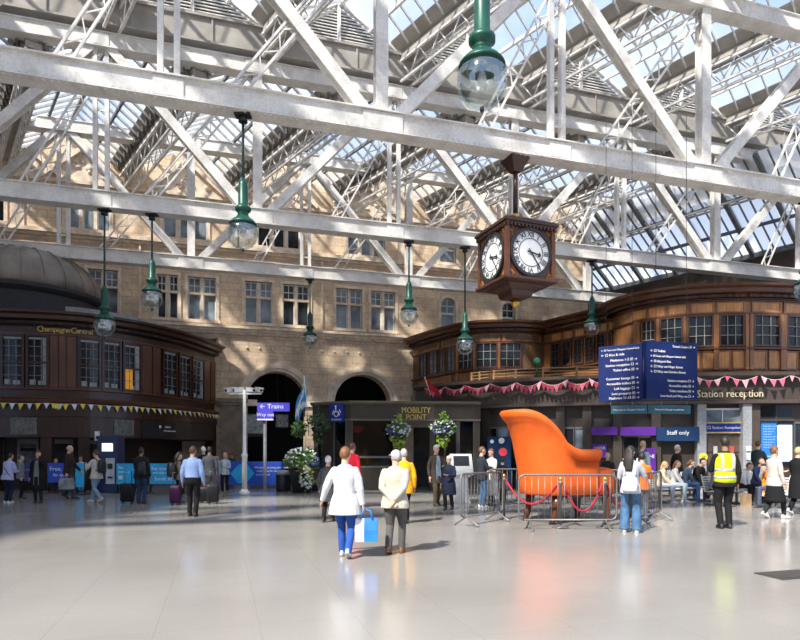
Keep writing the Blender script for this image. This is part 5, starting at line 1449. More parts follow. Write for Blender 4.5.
# advert panels in the left fascia
k = 0
for ua, ub, lb, mt_ in ((12, 38, 'grey louvred vent panel in the fascia above the woman on the phone', mat('grey_fascia_vent', (.13, .13, .12), .5, var=.5, scale=8)), (112.5, 132, 'grey louvred vent panel in the fascia above the suitcase', mat('grey_fascia_vent', (.13, .13, .12), .5, var=.5, scale=8))):
    m = MB(); strip(m, LP, col_at(LP, ua), col_at(LP, ub), 2.2, 2.85, .14, .06); tag(m.build('fascia_vent', mt_), lb, 'vent')
m = MB(); strip(m, LP, col_at(LP, 140), col_at(LP, 204), 2.15, 2.85, .15, .06); fs = tag(m.build('fascia_sign', M_BLACK), 'black fascia sign with a small white mark, left hall', 'sign')
m = MB(); p, nv = pos(LP, col_at(LP, 157)); m.ell((p.x+nv.x*.16, p.y+nv.y*.16, 2.62), (.07, .02, .07), 10, 6)
p, nv = pos(LP, col_at(LP, 165)); m.text('tickets', .13, face_matrix((p.x+nv.x*.155, p.y+nv.y*.155, 2.62), (nv.x, nv.y, 0)), depth=.01)
p, nv = pos(LP, col_at(LP, 167)); m.text('information point', .11, face_matrix((p.x+nv.x*.155, p.y+nv.y*.155, 2.45), (nv.x, nv.y, 0)), depth=.01); m.build('mark', M_TXT, fs)

# ================================================================== benches
M_BN = mat('white_perforated_steel', (.66, .67, .68), .4, var=.1, scale=14)
def bench(x, y, rz, label, n=4):
    t = thing('bench', label, 'bench', (x, y, 0), rz, 'white metal waiting benches')
    w_ = .58; L_ = n*w_
    m = MB(); m.bar((-L_/2, .05, .36), (L_/2, .05, .36), .07, .07); m.build('beam', M_CHROME, t, local=True)
    for x_ in (-L_/2+.3, L_/2-.3):
        m = MB(); m.bx(x_-.03, x_+.03, .02, .08, .04, .36); m.bx(x_-.035, x_+.035, -.22, .30, 0, .045); m.build('leg', M_CHROME, t, local=True)
    for i in range(n):
        xc = -L_/2+(i+.5)*w_
        m = MB()
        prof = [(-.24, .42), (-.2, .445), (0, .43), (.18, .425)]
        m.loft([[(xc+sx*(w_/2-.03), y_, z_) for y_, z_ in prof]+[(xc+sx*(w_/2-.03), y_, z_-.02) for y_, z_ in prof[::-1]] for sx in (-1, 1)], 0, False); m.build('seat', M_BN, t, local=True)
        m = MB()
        for k in range(6):
            z0 = .47+k*.07; yy = .19+(z0-.44)*.22
            m.bar((xc-w_/2+.05, yy, z0), (xc+w_/2-.05, yy, z0), .02, .045)
        for sx in (-1, 1): m.bar((xc+sx*(w_/2-.05), .18, .42), (xc+sx*(w_/2-.05), .29, .90), .025, .03, (0, 1, 0))
        m.build('backrest', M_BN, t, local=True)
BEN = {}
def put(k, x, y, rz, label, n):
    """x, y: middle of the first seat"""
    rz = math.radians(rz); d = Vector((math.cos(rz), math.sin(rz), 0)); o_ = Vector((x, y, 0))+d*(.58*(n-1)/2)
    bench(o_.x, o_.y, rz, label, n); BEN[k] = (Vector((x, y, 0)), d, Vector((-d.y, d.x, 0)), 90+90-math.degrees(rz))
put('A', 7.92, 18.2, 31, 'white bench at the left holding the two girls and the woman in denim', 4)
put('B', 9.05, 17.2, 31, 'white bench directly behind the guard in the yellow vest', 3)
put('C', 11.25, 18.9, 31, 'white bench holding the man in a navy blazer', 3)
put('D', 10.36, 16.6, -80, 'short white bench under the person in an orange jacket', 2)
put('E', 9.3, 20.6, 31, 'white bench farthest back, nearest the grey granite piers', 3)

# ================================================================== people
SKIN = mat('skin', (0.62, 0.38, 0.28), 0.55, var=.06); SKIND = mat('brown_skin', (0.28, 0.15, 0.10), 0.55, var=.06)
HAIRS = {'brown': (.12, .06, .03), 'ginger': (.20, .085, .035), 'dark': (.02, .016, .014), 'grey': (.42, .41, .40), 'white': (.72, .71, .69), 'blond': (.50, .34, .15), 'bald': None}
def hairmat(k): return mat(k+'_hair', HAIRS[k], .55, var=.3, scale=30, stretch=(1, 1, .2))
def cloth(nm, c, var=.14): return mat(nm, c, .85, var=var, scale=7, bmp=.45, spec=.12)
def remesh(o, vox, smooth=True):
    r_ = o.modifiers.new('remesh', 'REMESH'); r_.mode = 'VOXEL'; r_.voxel_size = vox; r_.use_smooth_shade = True
    s_ = o.modifiers.new('smooth', 'SMOOTH'); s_.factor = .5; s_.iterations = 2
def ik(a, c, l1, l2, pole):
    a, c, pole = Vector(a), Vector(c), Vector(pole); d = c-a; ln = min(d.length, (l1+l2)*.995); d.normalize(); c = a+d*ln
    x = (l1*l1-l2*l2+ln*ln)/(2*ln); h = math.sqrt(max(0, l1*l1-x*x)); p = (pole-d*pole.dot(d)).normalized()
    return a+d*x+p*h, c
def ring(c, rx, ry, n=14, M=None, e=1.0):
    out = []
    for k in range(n):
        t = 2*PI*k/n; x, y = math.cos(t), math.sin(t)
        if e != 1: x = abs(x)**e*math.copysign(1, x); y = abs(y)**e*math.copysign(1, y)
        p = Vector((x*rx, y*ry, 0)); out.append((M @ p if M else p)+Vector(c))
    return out
def capsule(m, pts, rs, seg=10):
    m.tube(pts, rs, seg)
    for p, r in ((pts[0], rs[0]), (pts[-1], rs[-1])): m.ell(p, (r, r, r), seg, 6)
def hand_geo(m, wrist, d, palm_n, thumb_dir, curl=.5, r=.0085):
    """palm, four unequal bent fingers and a thumb from the side of the palm"""
    d = Vector(d).normalized(); n = Vector(palm_n); n = (n-d*n.dot(d)).normalized(); s = d.cross(n)
    if s.dot(Vector(thumb_dir)) < 0: s = -s
    w = Vector(wrist)
    for k in range(5):
        o = s*(-.030+.015*k); capsule(m, [w+o*.7, w+o+d*.045, w+o*1.05+d*.092], [.013, .0145, .012], 6)
    for k, ln in enumerate((.062, .074, .080, .072)):
        o = s*(-.032+.0215*k); b = w+o+d*.088; c1 = curl*.6; c2 = curl*1.25
        p1 = b+(d*math.cos(c1*.5)+n*math.sin(c1*.5))*ln*.45; p2 = p1+(d*math.cos(c1)+n*math.sin(c1))*ln*.32; p3 = p2+(d*math.cos(c2)+n*math.sin(c2))*ln*.28
        capsule(m, [b-d*.02, p1, p2, p3], [r+.001, r, r*.93, r*.8], 6)
    b = w+s*.028+d*.028; p1 = b+(s*.75+d*.6+n*.25).normalized()*.035; p2 = p1+(s*.3+d*.85+n*.4).normalized()*.03
    capsule(m, [b-s*.01, p1, p2], [.0125, .0105, .0085], 6)

def person(label, x, y, H, face, hair='brown', hairlen=0, top=('top', (.5, .5, .5)), bot=('trousers', (.05, .05, .07)), shoes=(.03, .03, .03), stride=0.0, lean=0.0, arms=('down', 'down'),
           build=1.0, coat=0.0, skirt=0.0, skin=None, seated=0.0, head_yaw=0.0, head_pitch=0.0, female=False, vest=None, vox=.013, collar=None, inner=None, wide=0.0, cap=None, tname='jacket', bname=None, group=None):
    """face: heading in degrees, 0 = away from the viewer (+y), 90 = towards the right (+x)"""
    t = thing('person', label, 'person', (x, y, 0), -math.radians(face), group)
    s = H/1.75; skin = skin or SKIN; dz = 0.0
    hipz, kl, sl = .91, .43, .41
    legs = []
    sit = seated > 0
    for sd in (-1, 1):
        hip = Vector((sd*.095, 0, hipz))
        if sit:
            hip.z = seated/s+.12; knee = hip+Vector((sd*.04, .43, -.02)); ank = Vector((sd*.14, .40+.04*sd, .085))
        else:
            a = stride*sd                                       # forward swing of this leg
            ank = Vector((sd*(.085+wide), .42*a, .085+(.10*abs(a) if a < 0 else .015*abs(a))))
            hip.z -= .03*abs(stride)
            knee, ank = ik(hip, ank, kl, sl, (sd*.05, 1, 0))
        legs.append((hip, knee, ank, sd))
    dzh = legs[0][0].z-hipz
    LM = Matrix.Rotation(-lean, 3, 'X')
    piv = Vector((0, 0, hipz))
    def U(p): return LM @ (Vector(p)-piv)+piv+Vector((0, 0, dzh))
    sh = .185*(.92 if female else 1.0)*(.5+.5*build); b_ = build
    # arms in torso space
    AR_ = []
    for i, sd in enumerate((-1, 1)):
        S_ = U((sd*sh, -.005, 1.385)); k = arms[i]
        T_ = {'down': (sd*(sh+.07), .05, .86), 'swingf': (sd*(sh+.05), .26, .92), 'swingb': (sd*(sh+.06), -.24, .90), 'phone': (sd*.10, .13, 1.55), 'hold': (sd*.07, .30, 1.14), 'read': (sd*.09, .32, 1.24),
              'behind': (sd*.03, -.17-.02*sd, .93), 'carry': (sd*(sh+.10), .02, .85), 'lap': (sd*.10, .36, .98), 'pocket': (sd*(sh+.03), .08, .92), 'strap': (sd*.13, .16, 1.36), 'out': (sd*(sh+.22), .12, .90), 'fwd': (sd*.16, .45, 1.2)}[k]
        pole = {'behind': (sd*.8, -.5, -.2), 'phone': (sd*.5, -.1, -1), 'strap': (sd*.6, -.2, -1), 'hold': (sd*.6, -.7, -.3), 'read': (sd*.6, -.7, -.3), 'lap': (sd*.6, -.7, -.2)}.get(k, (sd*.25, -1, 0))
        E_, W_ = ik(S_, U(T_), .29, .255, pole); AR_.append((S_, E_, W_, sd, k))
    # ---------------- body: one continuous surface
    m = MB()
    f = .9
    tor = [(.82, .15, .105), (.92, .165, .12), (1.02, .145, .10), (1.12, .135, .095), (1.25, .155, .11), (1.36, .165, .10), (1.42, .14, .08), (1.47, .075, .06)]
    m.loft([ring(U((0, 0, z)), rx*f*b_*(1 if z > 1.3 else 1), ry*f*b_, 14, LM) for z, rx, ry in tor], 0, True)
    hy = Matrix.Rotation(-head_yaw, 3, 'Z') @ Matrix.Rotation(-head_pitch, 3, 'X')
    hc = U((0, .025, 1.635))
    def Hd(p): return hc+hy @ Vector(p)
    capsule(m, [U((0, -.01, 1.44)), hc+Vector((0, -.015, -.06))], [.062, .055], 10)
    m.ell(hc+hy @ Vector((0, -.005, .02)), (.077, .096, .098), 16, 12, 0, hy); m.ell(Hd((0, .022, -.045)), (.058, .070, .078), 14, 10, 0, hy)
    m.ell(Hd((0, .103, -.012)), (.013, .020, .022), 8, 6, 0, hy); m.ell(Hd((0, .092, .02)), (.010, .016, .028), 8, 6, 0, hy)
    m.ell(Hd((0, .086, -.062)), (.022, .012, .008), 8, 6, 0, hy); m.ell(Hd((0, .075, -.1)), (.024, .02, .018), 8, 6, 0, hy)
    for sd in (-1, 1): m.ell(Hd((sd*.079, -.005, -.005)), (.010, .020, .030), 8, 6, 0, hy)
    for (S_, E_, W_, sd, k) in AR_:
        capsule(m, [S_-Vector((sd*.035, 0, .01)), (S_+E_)/2, E_], [.036*b_, .036*b_, .032], 8); capsule(m, [E_, (E_+W_)/2, W_], [.036, .034, .025], 8)
        d = (W_-E_).normalized(); td = Vector((0, 1, 0)); pn = Vector((-sd, 0, 0)); cu = .5
        if k in ('hold', 'read', 'lap'): pn = Vector((-sd*.3, 0, 1)); td = Vector((-sd, 0, .3)); cu = .9
        if k == 'behind': pn = Vector((0, -1, 0)); td = Vector((0, 0, 1)); cu = .9
        if k == 'phone': pn = Vector((-sd, .2, 0)); td = Vector((0, 1, .3)); cu = .9
        if k == 'carry': cu = 1.5
        hand_geo(m, W_, d, pn, td, cu)
    for hip, knee, ank, sd in legs:
        capsule(m, [hip, (hip+knee)/2, knee], [.078*b_, .068*b_, .05], 10); capsule(m, [knee, knee+(ank-knee)*.35, ank], [.048, .05, .034], 10)
        m.ell(ank+Vector((0, .05, -.045)), (.036, .10, .032), 10, 6)
    body = m.build('body', skin, t, local=True); remesh(body, vox)
    # ---------------- clothes
    m = MB()
    hem = .80-coat if not sit else .84
    g = 1.0
    T2 = [(hem, .208, .15), (max(.86, hem+.04), .208, .152), (.95, .190, .142), (1.04, .168, .125), (1.14, .165, .122), (1.26, .18, .13), (1.345, .186, .122), (1.405, .165, .105), (1.445, .12, .09), (1.485, .072, .068)]
    if coat > .08:
        T2[0] = (hem, .235, .185); T2[1] = (.86, .212, .16)
    if female: T2 = [(z, rx*(.92 if z > 1 else .97), ry*(1.0)) for z, rx, ry in T2]
    if hem > .9: T2 = [(z, rx, ry) for z, rx, ry in T2 if z > hem+.05]; T2.insert(0, (hem, .172, .128))
    m.loft([ring(U((0, 0, z)), rx*b_, ry*b_, 18, LM) for z, rx, ry in T2], 0, True)
    short = top[0].startswith('tee')
    for (S_, E_, W_, sd, k) in AR_:
        if short: capsule(m, [S_-Vector((sd*.02, 0, .0)), (S_+E_)/2, E_*.75+S_*.25], [.07*b_, .064*b_, .058*b_], 10)
        else:
            capsule(m, [S_-Vector((sd*.02, 0, .0)), (S_+E_)/2, E_], [.058*b_, .060*b_, .052*b_], 10); m.tube([E_, (E_+W_)/2, W_+(W_-E_)*.02], [.054*b_, .049, .040], 10); m.ell(E_, (.054*b_,)*3, 10, 6)
    tp = m.build(tname, cloth(*top), t, local=True); remesh(tp, vox*1.05)
    if collar:
        m = MB(); m.lathe([(.075, 0), (.085, .02), (.072, .055)], (0, 0, 0), 14); 
        m.v = [U(q+Vector((0, -.008, 1.455))) for q in m.v]; m.build('collar', cloth(*collar), t, local=True)
    if inner:                                               # open front showing the layer below
        m = MB(); w_ = .07
        m.loft([[U((-w_*k2, yy*b_+.012, z)), U((w_*k2, yy*b_+.012, z)), U((w_*k2, yy*b_-.03, z)), U((-w_*k2, yy*b_-.03, z))] for z, yy, k2 in ((max(hem, .62), .155, 1.2), (.9, .14, 1.1), (1.1, .128, 1.0), (1.25, .135, .9), (1.38, .118, .7), (1.45, .085, .5))], 0, False)
        m.build('shirt_front', cloth(*inner), t, local=True)
    m = MB()
    if skirt:
        zt_ = hipz+.12+dzh; zb = hipz-skirt
        for_ = []
        for i in range(9):
            q = i/8; z = zt_+(zb-zt_)*q; rr = .15+.10*q
            for_.append([Vector((math.cos(2*PI*k/28)*rr*(1+.04*q*math.sin(k*PI/28*14*2)), math.sin(2*PI*k/28)*rr*.85*(1+.04*q*math.sin(k*PI/28*14*2))+stride*.1*q, z)) for k in range(28)])
        m.loft(for_, 0, True); sk = m.build('skirt', cloth(*bot), t, local=True)
        m = MB()
        for hip, knee, ank, sd in legs: capsule(m, [hip, knee, ank], [.088*b_, .066, .05], 10)
        tg = m.build('tights', cloth('dark_tights', (.03, .03, .035)), t, local=True); remesh(tg, vox*1.2)
    else:
        pel = [(.80, .10, .10), (.86, .178, .13), (.95, .178, .132), (1.03, .16, .122)]
        m.loft([ring(Vector((0, 0, z+dzh)) if not sit else U((0, 0, z)), rx*b_, ry*b_, 16) for z, rx, ry in pel], 0, True)
        fl_ = .02 if wide else 0
        for hip, knee, ank, sd in legs:
            capsule(m, [hip, (hip+knee)/2, knee], [.098*b_, .085*b_, .068+fl_], 12); m.tube([knee, (knee+ank)/2, ank-Vector((0, 0, .03))], [.068+fl_, .064+fl_*1.5, .058+fl_*2], 12); m.ell(knee, (.068+fl_,)*3, 10, 6)
        bt = m.build(bname or 'trousers', cloth(*bot), t, local=True); remesh(bt, vox*1.05)
    for hip, knee, ank, sd in legs:
        m = MB(); c = ank+Vector((0, .055, -.04)); pt = 0
        if not sit and stride*sd < -.3: pt = -.5
        RM = Matrix.Rotation(pt, 3, 'X')
        rgs = []
        for z, rx, ry in ((-.045, .046, .135), (-.03, .05, .14), (-.005, .047, .13), (.03, .040, .085), (.055, .042, .055)):
            rgs.append([c+RM @ (Vector((math.cos(2*PI*k/14)*rx, math.sin(2*PI*k/14)*ry-(.04 if z > .02 else 0), z))) for k in range(14)])
        m.loft(rgs, 0, True); sh_ = m.build('shoe', mat('shoe_%02d%02d%02d' % tuple(int(q*99) for q in shoes), shoes, .5), t, local=True)
    # ---------------- hair or cap
    if HAIRS.get(hair):
        m = MB(); vs = []; fs = []; sg, rn = 22, 14
        for i in range(rn+1):
            a = PI*i/rn
            for k in range(sg):
                q = 2*PI*k/sg; d = Vector((math.sin(a)*math.cos(q), math.sin(a)*math.sin(q), math.cos(a)))
                r_ = Vector((.086, .104, .112)); nz = .006*math.sin(k*5+i*3)
                low = d.z < (.35 if d.y > .25 else -.15 if d.y > -.25 else -.75)
                if low: r_ = r_*.72
                else: r_ = r_*(1+nz/.09)
                vs.append(Hd(Vector((d.x*r_.x, d.y*r_.y-.008, d.z*r_.z+.022))))
        for i in range(rn):
            for k in range(sg): fs.append((i*sg+k, (i+1)*sg+k, (i+1)*sg+(k+1) % sg, i*sg+(k+1) % sg))
        m.add(vs, fs, 0, True)
        if hairlen > 0:
            n = 8; rg = []
            for i in range(n+1):
                q = i/n; z = .07-q*(.10+hairlen); yy = -.055-.045*min(1, q*2)-.02*q; rx = .078+.03*math.sin(min(1, q*1.4)*PI*.6)-.035*max(0, q-.6)
                rg.append([Hd((math.cos(2*PI*k/14)*rx, math.sin(2*PI*k/14)*(.05+.01*math.sin(k))+yy, z)) for k in range(14)])
            m.loft(rg, 0, True)
        if hairlen < 0: m.ell(Hd((0, -.10, .075)), (.045, .045, .045), 10, 8)
        m.build('hair', hairmat(hair), t, local=True)
    if cap:
        m = MB(); m.ell(Hd((0, -.002, .05)), (.088, .106, .085), 16, 8); m.loft([[Hd((-.07, .06, .05)), Hd((.07, .06, .05)), Hd((.07, .06, .06)), Hd((-.07, .06, .06))], [Hd((-.05, .17, .035)), Hd((.05, .17, .035)), Hd((.05, .17, .042)), Hd((-.05, .17, .042))]], 0, False)
        m.build('cap', cloth(*cap), t, local=True)
    for sd in (-1, 1):
        m = MB(); m.ell(Hd((sd*.031, .088, .012)), (.011, .009, .008), 8, 6); m.build('eye', M_BLACK, t, local=True)
    m = MB(); m.ell(Hd((0, .094, -.062)), (.020, .006, .005), 8, 5); m.build('mouth', mat('lip', (.45, .17, .14), .5), t, local=True)
    if vest:
        m = MB(); VZ = [(.88, .200, .150), (.97, .196, .150), (1.06, .184, .14), (1.16, .182, .138), (1.27, .196, .145), (1.36, .19, .135), (1.445, .13, .10)]
        m.loft([ring(U((0, 0, z)), rx*b_, ry*b_, 18, LM) for z, rx, ry in VZ], 0, True)
        ve = m.build('hi_vis_vest', cloth(*vest), t, local=True)
        m = MB(); ms = mat('silver_reflective_tape', (.55, .56, .55), .4, metal=.3)
        for z, rx, ry in ((.96, .200, .154), (1.10, .188, .145)): m.loft([ring(U((0, 0, z)), rx*b_, ry*b_, 18, LM), ring(U((0, 0, z+.05)), rx*b_*.99, ry*b_*.99, 18, LM)], 0, True)
        for sd in (-1, 1):
            m.loft([[U((sd*.10+e, yy*b_, z)) for e, yy in ((-.025, y1-.02), (.025, y1-.02), (.025, y1), (-.025, y1))] for z, y1 in ((1.15, -.118), (1.27, -.128), (1.36, -.125), (1.43, -.09))], 0, False)
        m.build('reflective_tape', ms, ve, local=True)
    t.scale = (s, s, s)
    # arm data for accessories, in world space
    Mw = parent_matrix(t)
    return t, {'hand': [Mw @ (a[2]+(a[2]-a[1]).normalized()*.07) for a in AR_], 'M': Mw, 'U': U, 's': s, 'hip': legs[0][0]}

def pu(u, v): p = fl(u, v); return p.x, p.y
def ph(u, vfeet, vhead):
    Y = F*EYE/(vfeet-450.0); return (vfeet-vhead)/F*Y
def P_(label, u, vf, vh, face, **k):
    x, y = pu(u, vf); H = max(1.2, min(1.92, ph(u, vf, vh)))
    return person(label, x, y, H, face, **k)
def backpack(t, inf, mt_, sz=(.30, .16, .44), zc=1.22, sx=0.0):
    m = MB(); U = inf['U']; w_, d_, h_ = sz
    rg = []
    for q, kx, ky in ((0, .75, .7), (.08, .95, .95), (.5, 1, 1), (.85, .92, .85), (.97, .7, .6), (1, .4, .3)):
        rg.append([U((sx+math.copysign(abs(math.cos(2*PI*k/20))**.5, math.cos(2*PI*k/20))*w_/2*kx, -.135-d_/2+math.copysign(abs(math.sin(2*PI*k/20))**.5, math.sin(2*PI*k/20))*d_/2*ky, zc-h_/2+h_*q)) for k in range(20)])
    m.loft(rg, 0, True)
    m2 = MB()
    for sd in (-1, 1): m2.tube([U((sx+sd*.10, -.14, zc+.18)), U((sd*.13, -.03, 1.50)), U((sd*.13, .13, 1.36)), U((sd*.14, .10, 1.12)), U((sx+sd*.13, -.14, zc-.14))], .016, 6)
    # worn item: its own top-level thing
    return m, m2
def worn(name, label, cat, t, parts):
    o = thing(name, label, cat, t.location, t.rotation_euler.z); o.scale = t.scale
    for nm, mb, mt_ in parts: mb.build(nm, mt_, o, local=True)
    return o
def suitcase(u, v, label, mtl, h=.62, w_=.40, d_=.24, rz=0.2):
    x, y = pu(u, v); t = thing('suitcase', label, 'suitcase', (x, y, 0), rz)
    m = MB(); rg = []
    for z, g in ((.06, .03), (.09, 0), (h-.03, 0), (h, .03)): rg.append([Vector((math.copysign(abs(math.cos(2*PI*k/24))**.35, math.cos(2*PI*k/24))*(w_/2-g), math.copysign(abs(math.sin(2*PI*k/24))**.35, math.sin(2*PI*k/24))*(d_/2-g), z)) for k in range(24)])
    m.loft(rg, 0, True); m.build('shell', mtl, t, local=True)
    for sx in (-1, 1):
        for sy in (-1, 1):
            m = MB(); m.tube([(sx*(w_/2-.06)-.012, sy*(d_/2-.06), .03), (sx*(w_/2-.06)+.012, sy*(d_/2-.06), .03)], .03, 10); m.build('wheel', M_BLACK, t, local=True)
    m = MB(); m.tube([(-.1, d_/2-.05, h-.02), (-.1, d_/2-.05, h+.36), (.1, d_/2-.05, h+.36), (.1, d_/2-.05, h-.02)], .012, 6); m.build('pull_handle', M_CHROME, t, local=True)
    m = MB()
    for k in range(5): m.bx(-w_/2+.06+k*(w_-.12)/4-.008, -w_/2+.06+k*(w_-.12)/4+.008, -d_/2-.006, -d_/2+.01, .14, h-.08)
    m.build('rib', mtl, t, local=True)
    return t

WHT = ('white_cotton', (.62, .62, .64), .05); NAVY = ('navy_cloth', (.02, .025, .05)); BLK = ('black_cloth', (.016, .016, .018)); DGR = ('dark_grey_cloth', (.07, .07, .075)); JEAN = ('blue_denim', (.06, .13, .25), .3); LJEAN = ('light_blue_denim', (.22, .33, .42), .2)
# --- the elderly pair walking away in the foreground
t, i1 = P_('woman in a white jacket and blue trousers walking away with a carrier bag', 345, 557.5, 447, 8, hair='ginger', top=WHT, bot=('royal_blue_trousers', (.03, .09, .36)), shoes=(.55, .55, .55), stride=-.42, arms=('out', 'carry'), build=1.18, coat=.10, vox=.009, female=True, head_yaw=.1)
h = i1['hand'][1]
bag = thing('carrier_bag', 'blue and white carrier bag held by the woman in white', 'bag', (h.x+.03, h.y, h.z-.50))
def bag_geo(hx, w_, d_, z0, z1, x0, x1):
    m = MB(); m.loft([[Vector((hx.x+x0*w_, hx.y-d_, z0)), Vector((hx.x+x1*w_, hx.y-d_, z0)), Vector((hx.x+x1*w_, hx.y+d_, z0)), Vector((hx.x+x0*w_, hx.y+d_, z0))], [Vector((hx.x+x0*w_*1.05, hx.y-d_*.9, (z0+z1)/2)), Vector((hx.x+x1*w_*1.05, hx.y-d_*.9, (z0+z1)/2)), Vector((hx.x+x1*w_*1.05, hx.y+d_*.9, (z0+z1)/2)), Vector((hx.x+x0*w_*1.05, hx.y+d_*.9, (z0+z1)/2))], [Vector((hx.x+x0*w_, hx.y-d_*.4, z1)), Vector((hx.x+x1*w_, hx.y-d_*.4, z1)), Vector((hx.x+x1*w_, hx.y+d_*.4, z1)), Vector((hx.x+x0*w_, hx.y+d_*.4, z1))]], 0, False); return m
hb_ = Vector((h.x+.04, h.y, 0))
bag_geo(hb_, .32, .08, h.z-.48, h.z-.14, -.1, .5).build('blue_panel', mat('bag_blue', (.02, .19, .62), .45), bag); bag_geo(hb_, .32, .08, h.z-.48, h.z-.14, -.5, -.1).build('white_panel', mat('bag_white', (.72, .72, .78), .45), bag)
for dy in (-.05, .05):
    m = MB(); m.tube([(hb_.x-.09, h.y+dy, h.z-.15), (hb_.x-.05, h.y+dy*.5, h.z-.02), (h.x, h.y, h.z), (hb_.x+.06, h.y+dy*.5, h.z-.03), (hb_.x+.09, h.y+dy, h.z-.15)], .012, 6); m.build('handle', mat('bag_blue', (.02, .19, .62), .45), bag)
P_('elderly man in a cream jacket walking away, hands clasped behind his back', 395, 554, 450, 12, hair='grey', top=('cream_jacket', (.50, .455, .38)), bot=('grey_trousers', (.10, .095, .09)), shoes=(.20, .08, .03), stride=.33, arms=('behind', 'behind'), build=1.16, coat=.02, vox=.009, head_yaw=-.7, lean=.06, cap=('pale_flat_cap', (.55, .54, .58)))
# --- middle distance, around the kiosk
P_('white-haired person in a dark grey coat walking away by the kiosk', 328, 522, 456, 10, hair='white', top=('charcoal_coat', (.05, .055, .065)), bot=BLK, stride=.3, arms=('down', 'down'), coat=.24, build=1.12, female=True)
P_('person in a red top partly hidden behind the woman in white', 352, 508, 443, 30, hair='brown', top=('red_top', (.55, .02, .04)), bot=DGR, stride=.2)
P_('grey-haired person in a yellow jacket behind the man in cream', 404, 524, 449, -10, hair='grey', top=('yellow_jacket', (.85, .42, .02)), bot=BLK, stride=.25, coat=.08, build=1.05)
P_('man in a brown coat over a pale blue shirt, next to a shorter woman', 436, 506, 445, 150, hair='white', top=('brown_coat', (.07, .055, .045)), bot=('brown_trousers', (.10, .075, .045)), shoes=(.04, .03, .02), stride=.2, coat=.14, arms=('hold', 'down'), inner=('pale_blue_shirt', (.24, .34, .40)), head_yaw=.2)
P_('short white-haired woman in a navy coat beside the man in brown', 449, 510, 456, 205, hair='white', top=NAVY, bot=BLK, stride=.22, coat=.3, arms=('hold', 'down'), female=True, build=1.08)
P_('man in a navy jacket and jeans facing the woman in a pale dress', 481.5, 507.5, 447, 70, hair='brown', top=('navy_jacket', (.03, .035, .05)), bot=JEAN, shoes=(.6, .6, .6), arms=('hold', 'hold'), head_yaw=.2)
P_('woman in a long pale dress talking with the man in navy', 491.5, 505, 449, 230, hair='ginger', top=('cream_dress_top', (.66, .62, .54)), bot=('cream_dress', (.66, .62, .54)), skirt=.6, arms=('read', 'hold'), female=True, tname='dress_top')
P_('person in a dark top and grey skirt behind the left barrier', 502.5, 503, 458, 10, hair='dark', top=BLK, bot=('grey_skirt', (.16, .16, .18)), skirt=.36, arms=('hold', 'hold'), female=True)
t, i2 = P_('girl with long dark hair in wide blue jeans and a pale top', 630.5, 532.5, 446.5, 25, hair='dark', hairlen=.36, top=('pale_blue_top', (.50, .53, .60), .08), bot=('mid_blue_denim', (.07, .15, .27), .3), shoes=(.75, .75, .75), arms=('hold', 'read'), wide=.03, female=True, vox=.01, head_yaw=.35)
m, m2 = backpack(t, i2, None, (.30, .17, .30), 1.0); worn('shoulder_bag', 'white bag slung at the back of the girl in wide jeans', 'bag', t, (('pouch', m, mat('white_canvas', (.72, .72, .74), .7)), ('strap', m2, mat('white_canvas', (.72, .72, .74), .7))))
P_('person in a bright orange jacket just beyond the girl in jeans', 642, 521, 453, 20, hair='dark', top=('bright_orange_jacket', (.92, .20, .03)), bot=('slate_trousers', (.12, .14, .2)), arms=('hold', 'hold'), female=True)
t, i3 = P_('man in a pale blue shirt with a black backpack near the purple banner', 642.5, 500, 441, 60, hair='blond', top=('pale_blue_shirt', (.25, .34, .46)), bot=DGR, stride=.3); m, m2 = backpack(t, i3, None); worn('backpack', 'black backpack on the man in the pale blue shirt', 'bag', t, (('pouch', m, M_BLACK), ('strap', m2, M_BLACK)))
P_('blond person in a dark top seen over the armchair seat', 607.5, 503, 453, 200, hair='blond', top=BLK, bot=DGR, arms=('hold', 'hold'))
P_('grey-haired man in a dark jacket walking right before the Staff only sign', 677, 498, 445, 80, hair='grey', top=BLK, bot=DGR, stride=.35, inner=('light_grey_shirt', (.35, .35, .36)))
P_('guard in a yellow hi-vis vest standing with his back turned', 725, 528.5, 437, 6, hair='dark', top=BLK, bot=BLK, shoes=(.015, .015, .015), arms=('hold', 'down'), vest=('hi_vis_yellow', (.62, .80, .02), .06), build=1.0, vox=.01, skin=SKIND, stride=.06)
P_('ginger woman in a beige cardigan and long black skirt walking right', 774, 518.5, 446, 75, hair='ginger', hairlen=-.1, top=('beige_cardigan', (.52, .48, .45)), bot=BLK, skirt=.52, shoes=(.8, .8, .8), stride=.5, arms=('hold', 'down'), female=True, tname='cardigan')
P_('grey-haired woman in a long black coat at the right edge', 798, 515, 447, 70, hair='blond', top=BLK, bot=BLK, shoes=(.7, .7, .7), stride=.5, arms=('hold', 'down'), coat=.36, female=True, build=1.05)
P_('person in a dark top standing left of the bright blue panel', 758, 496.5, 441, 60, hair='brown', top=('bottle_green_top', (.03, .045, .05)), bot=DGR, arms=('hold', 'hold'), female=True)
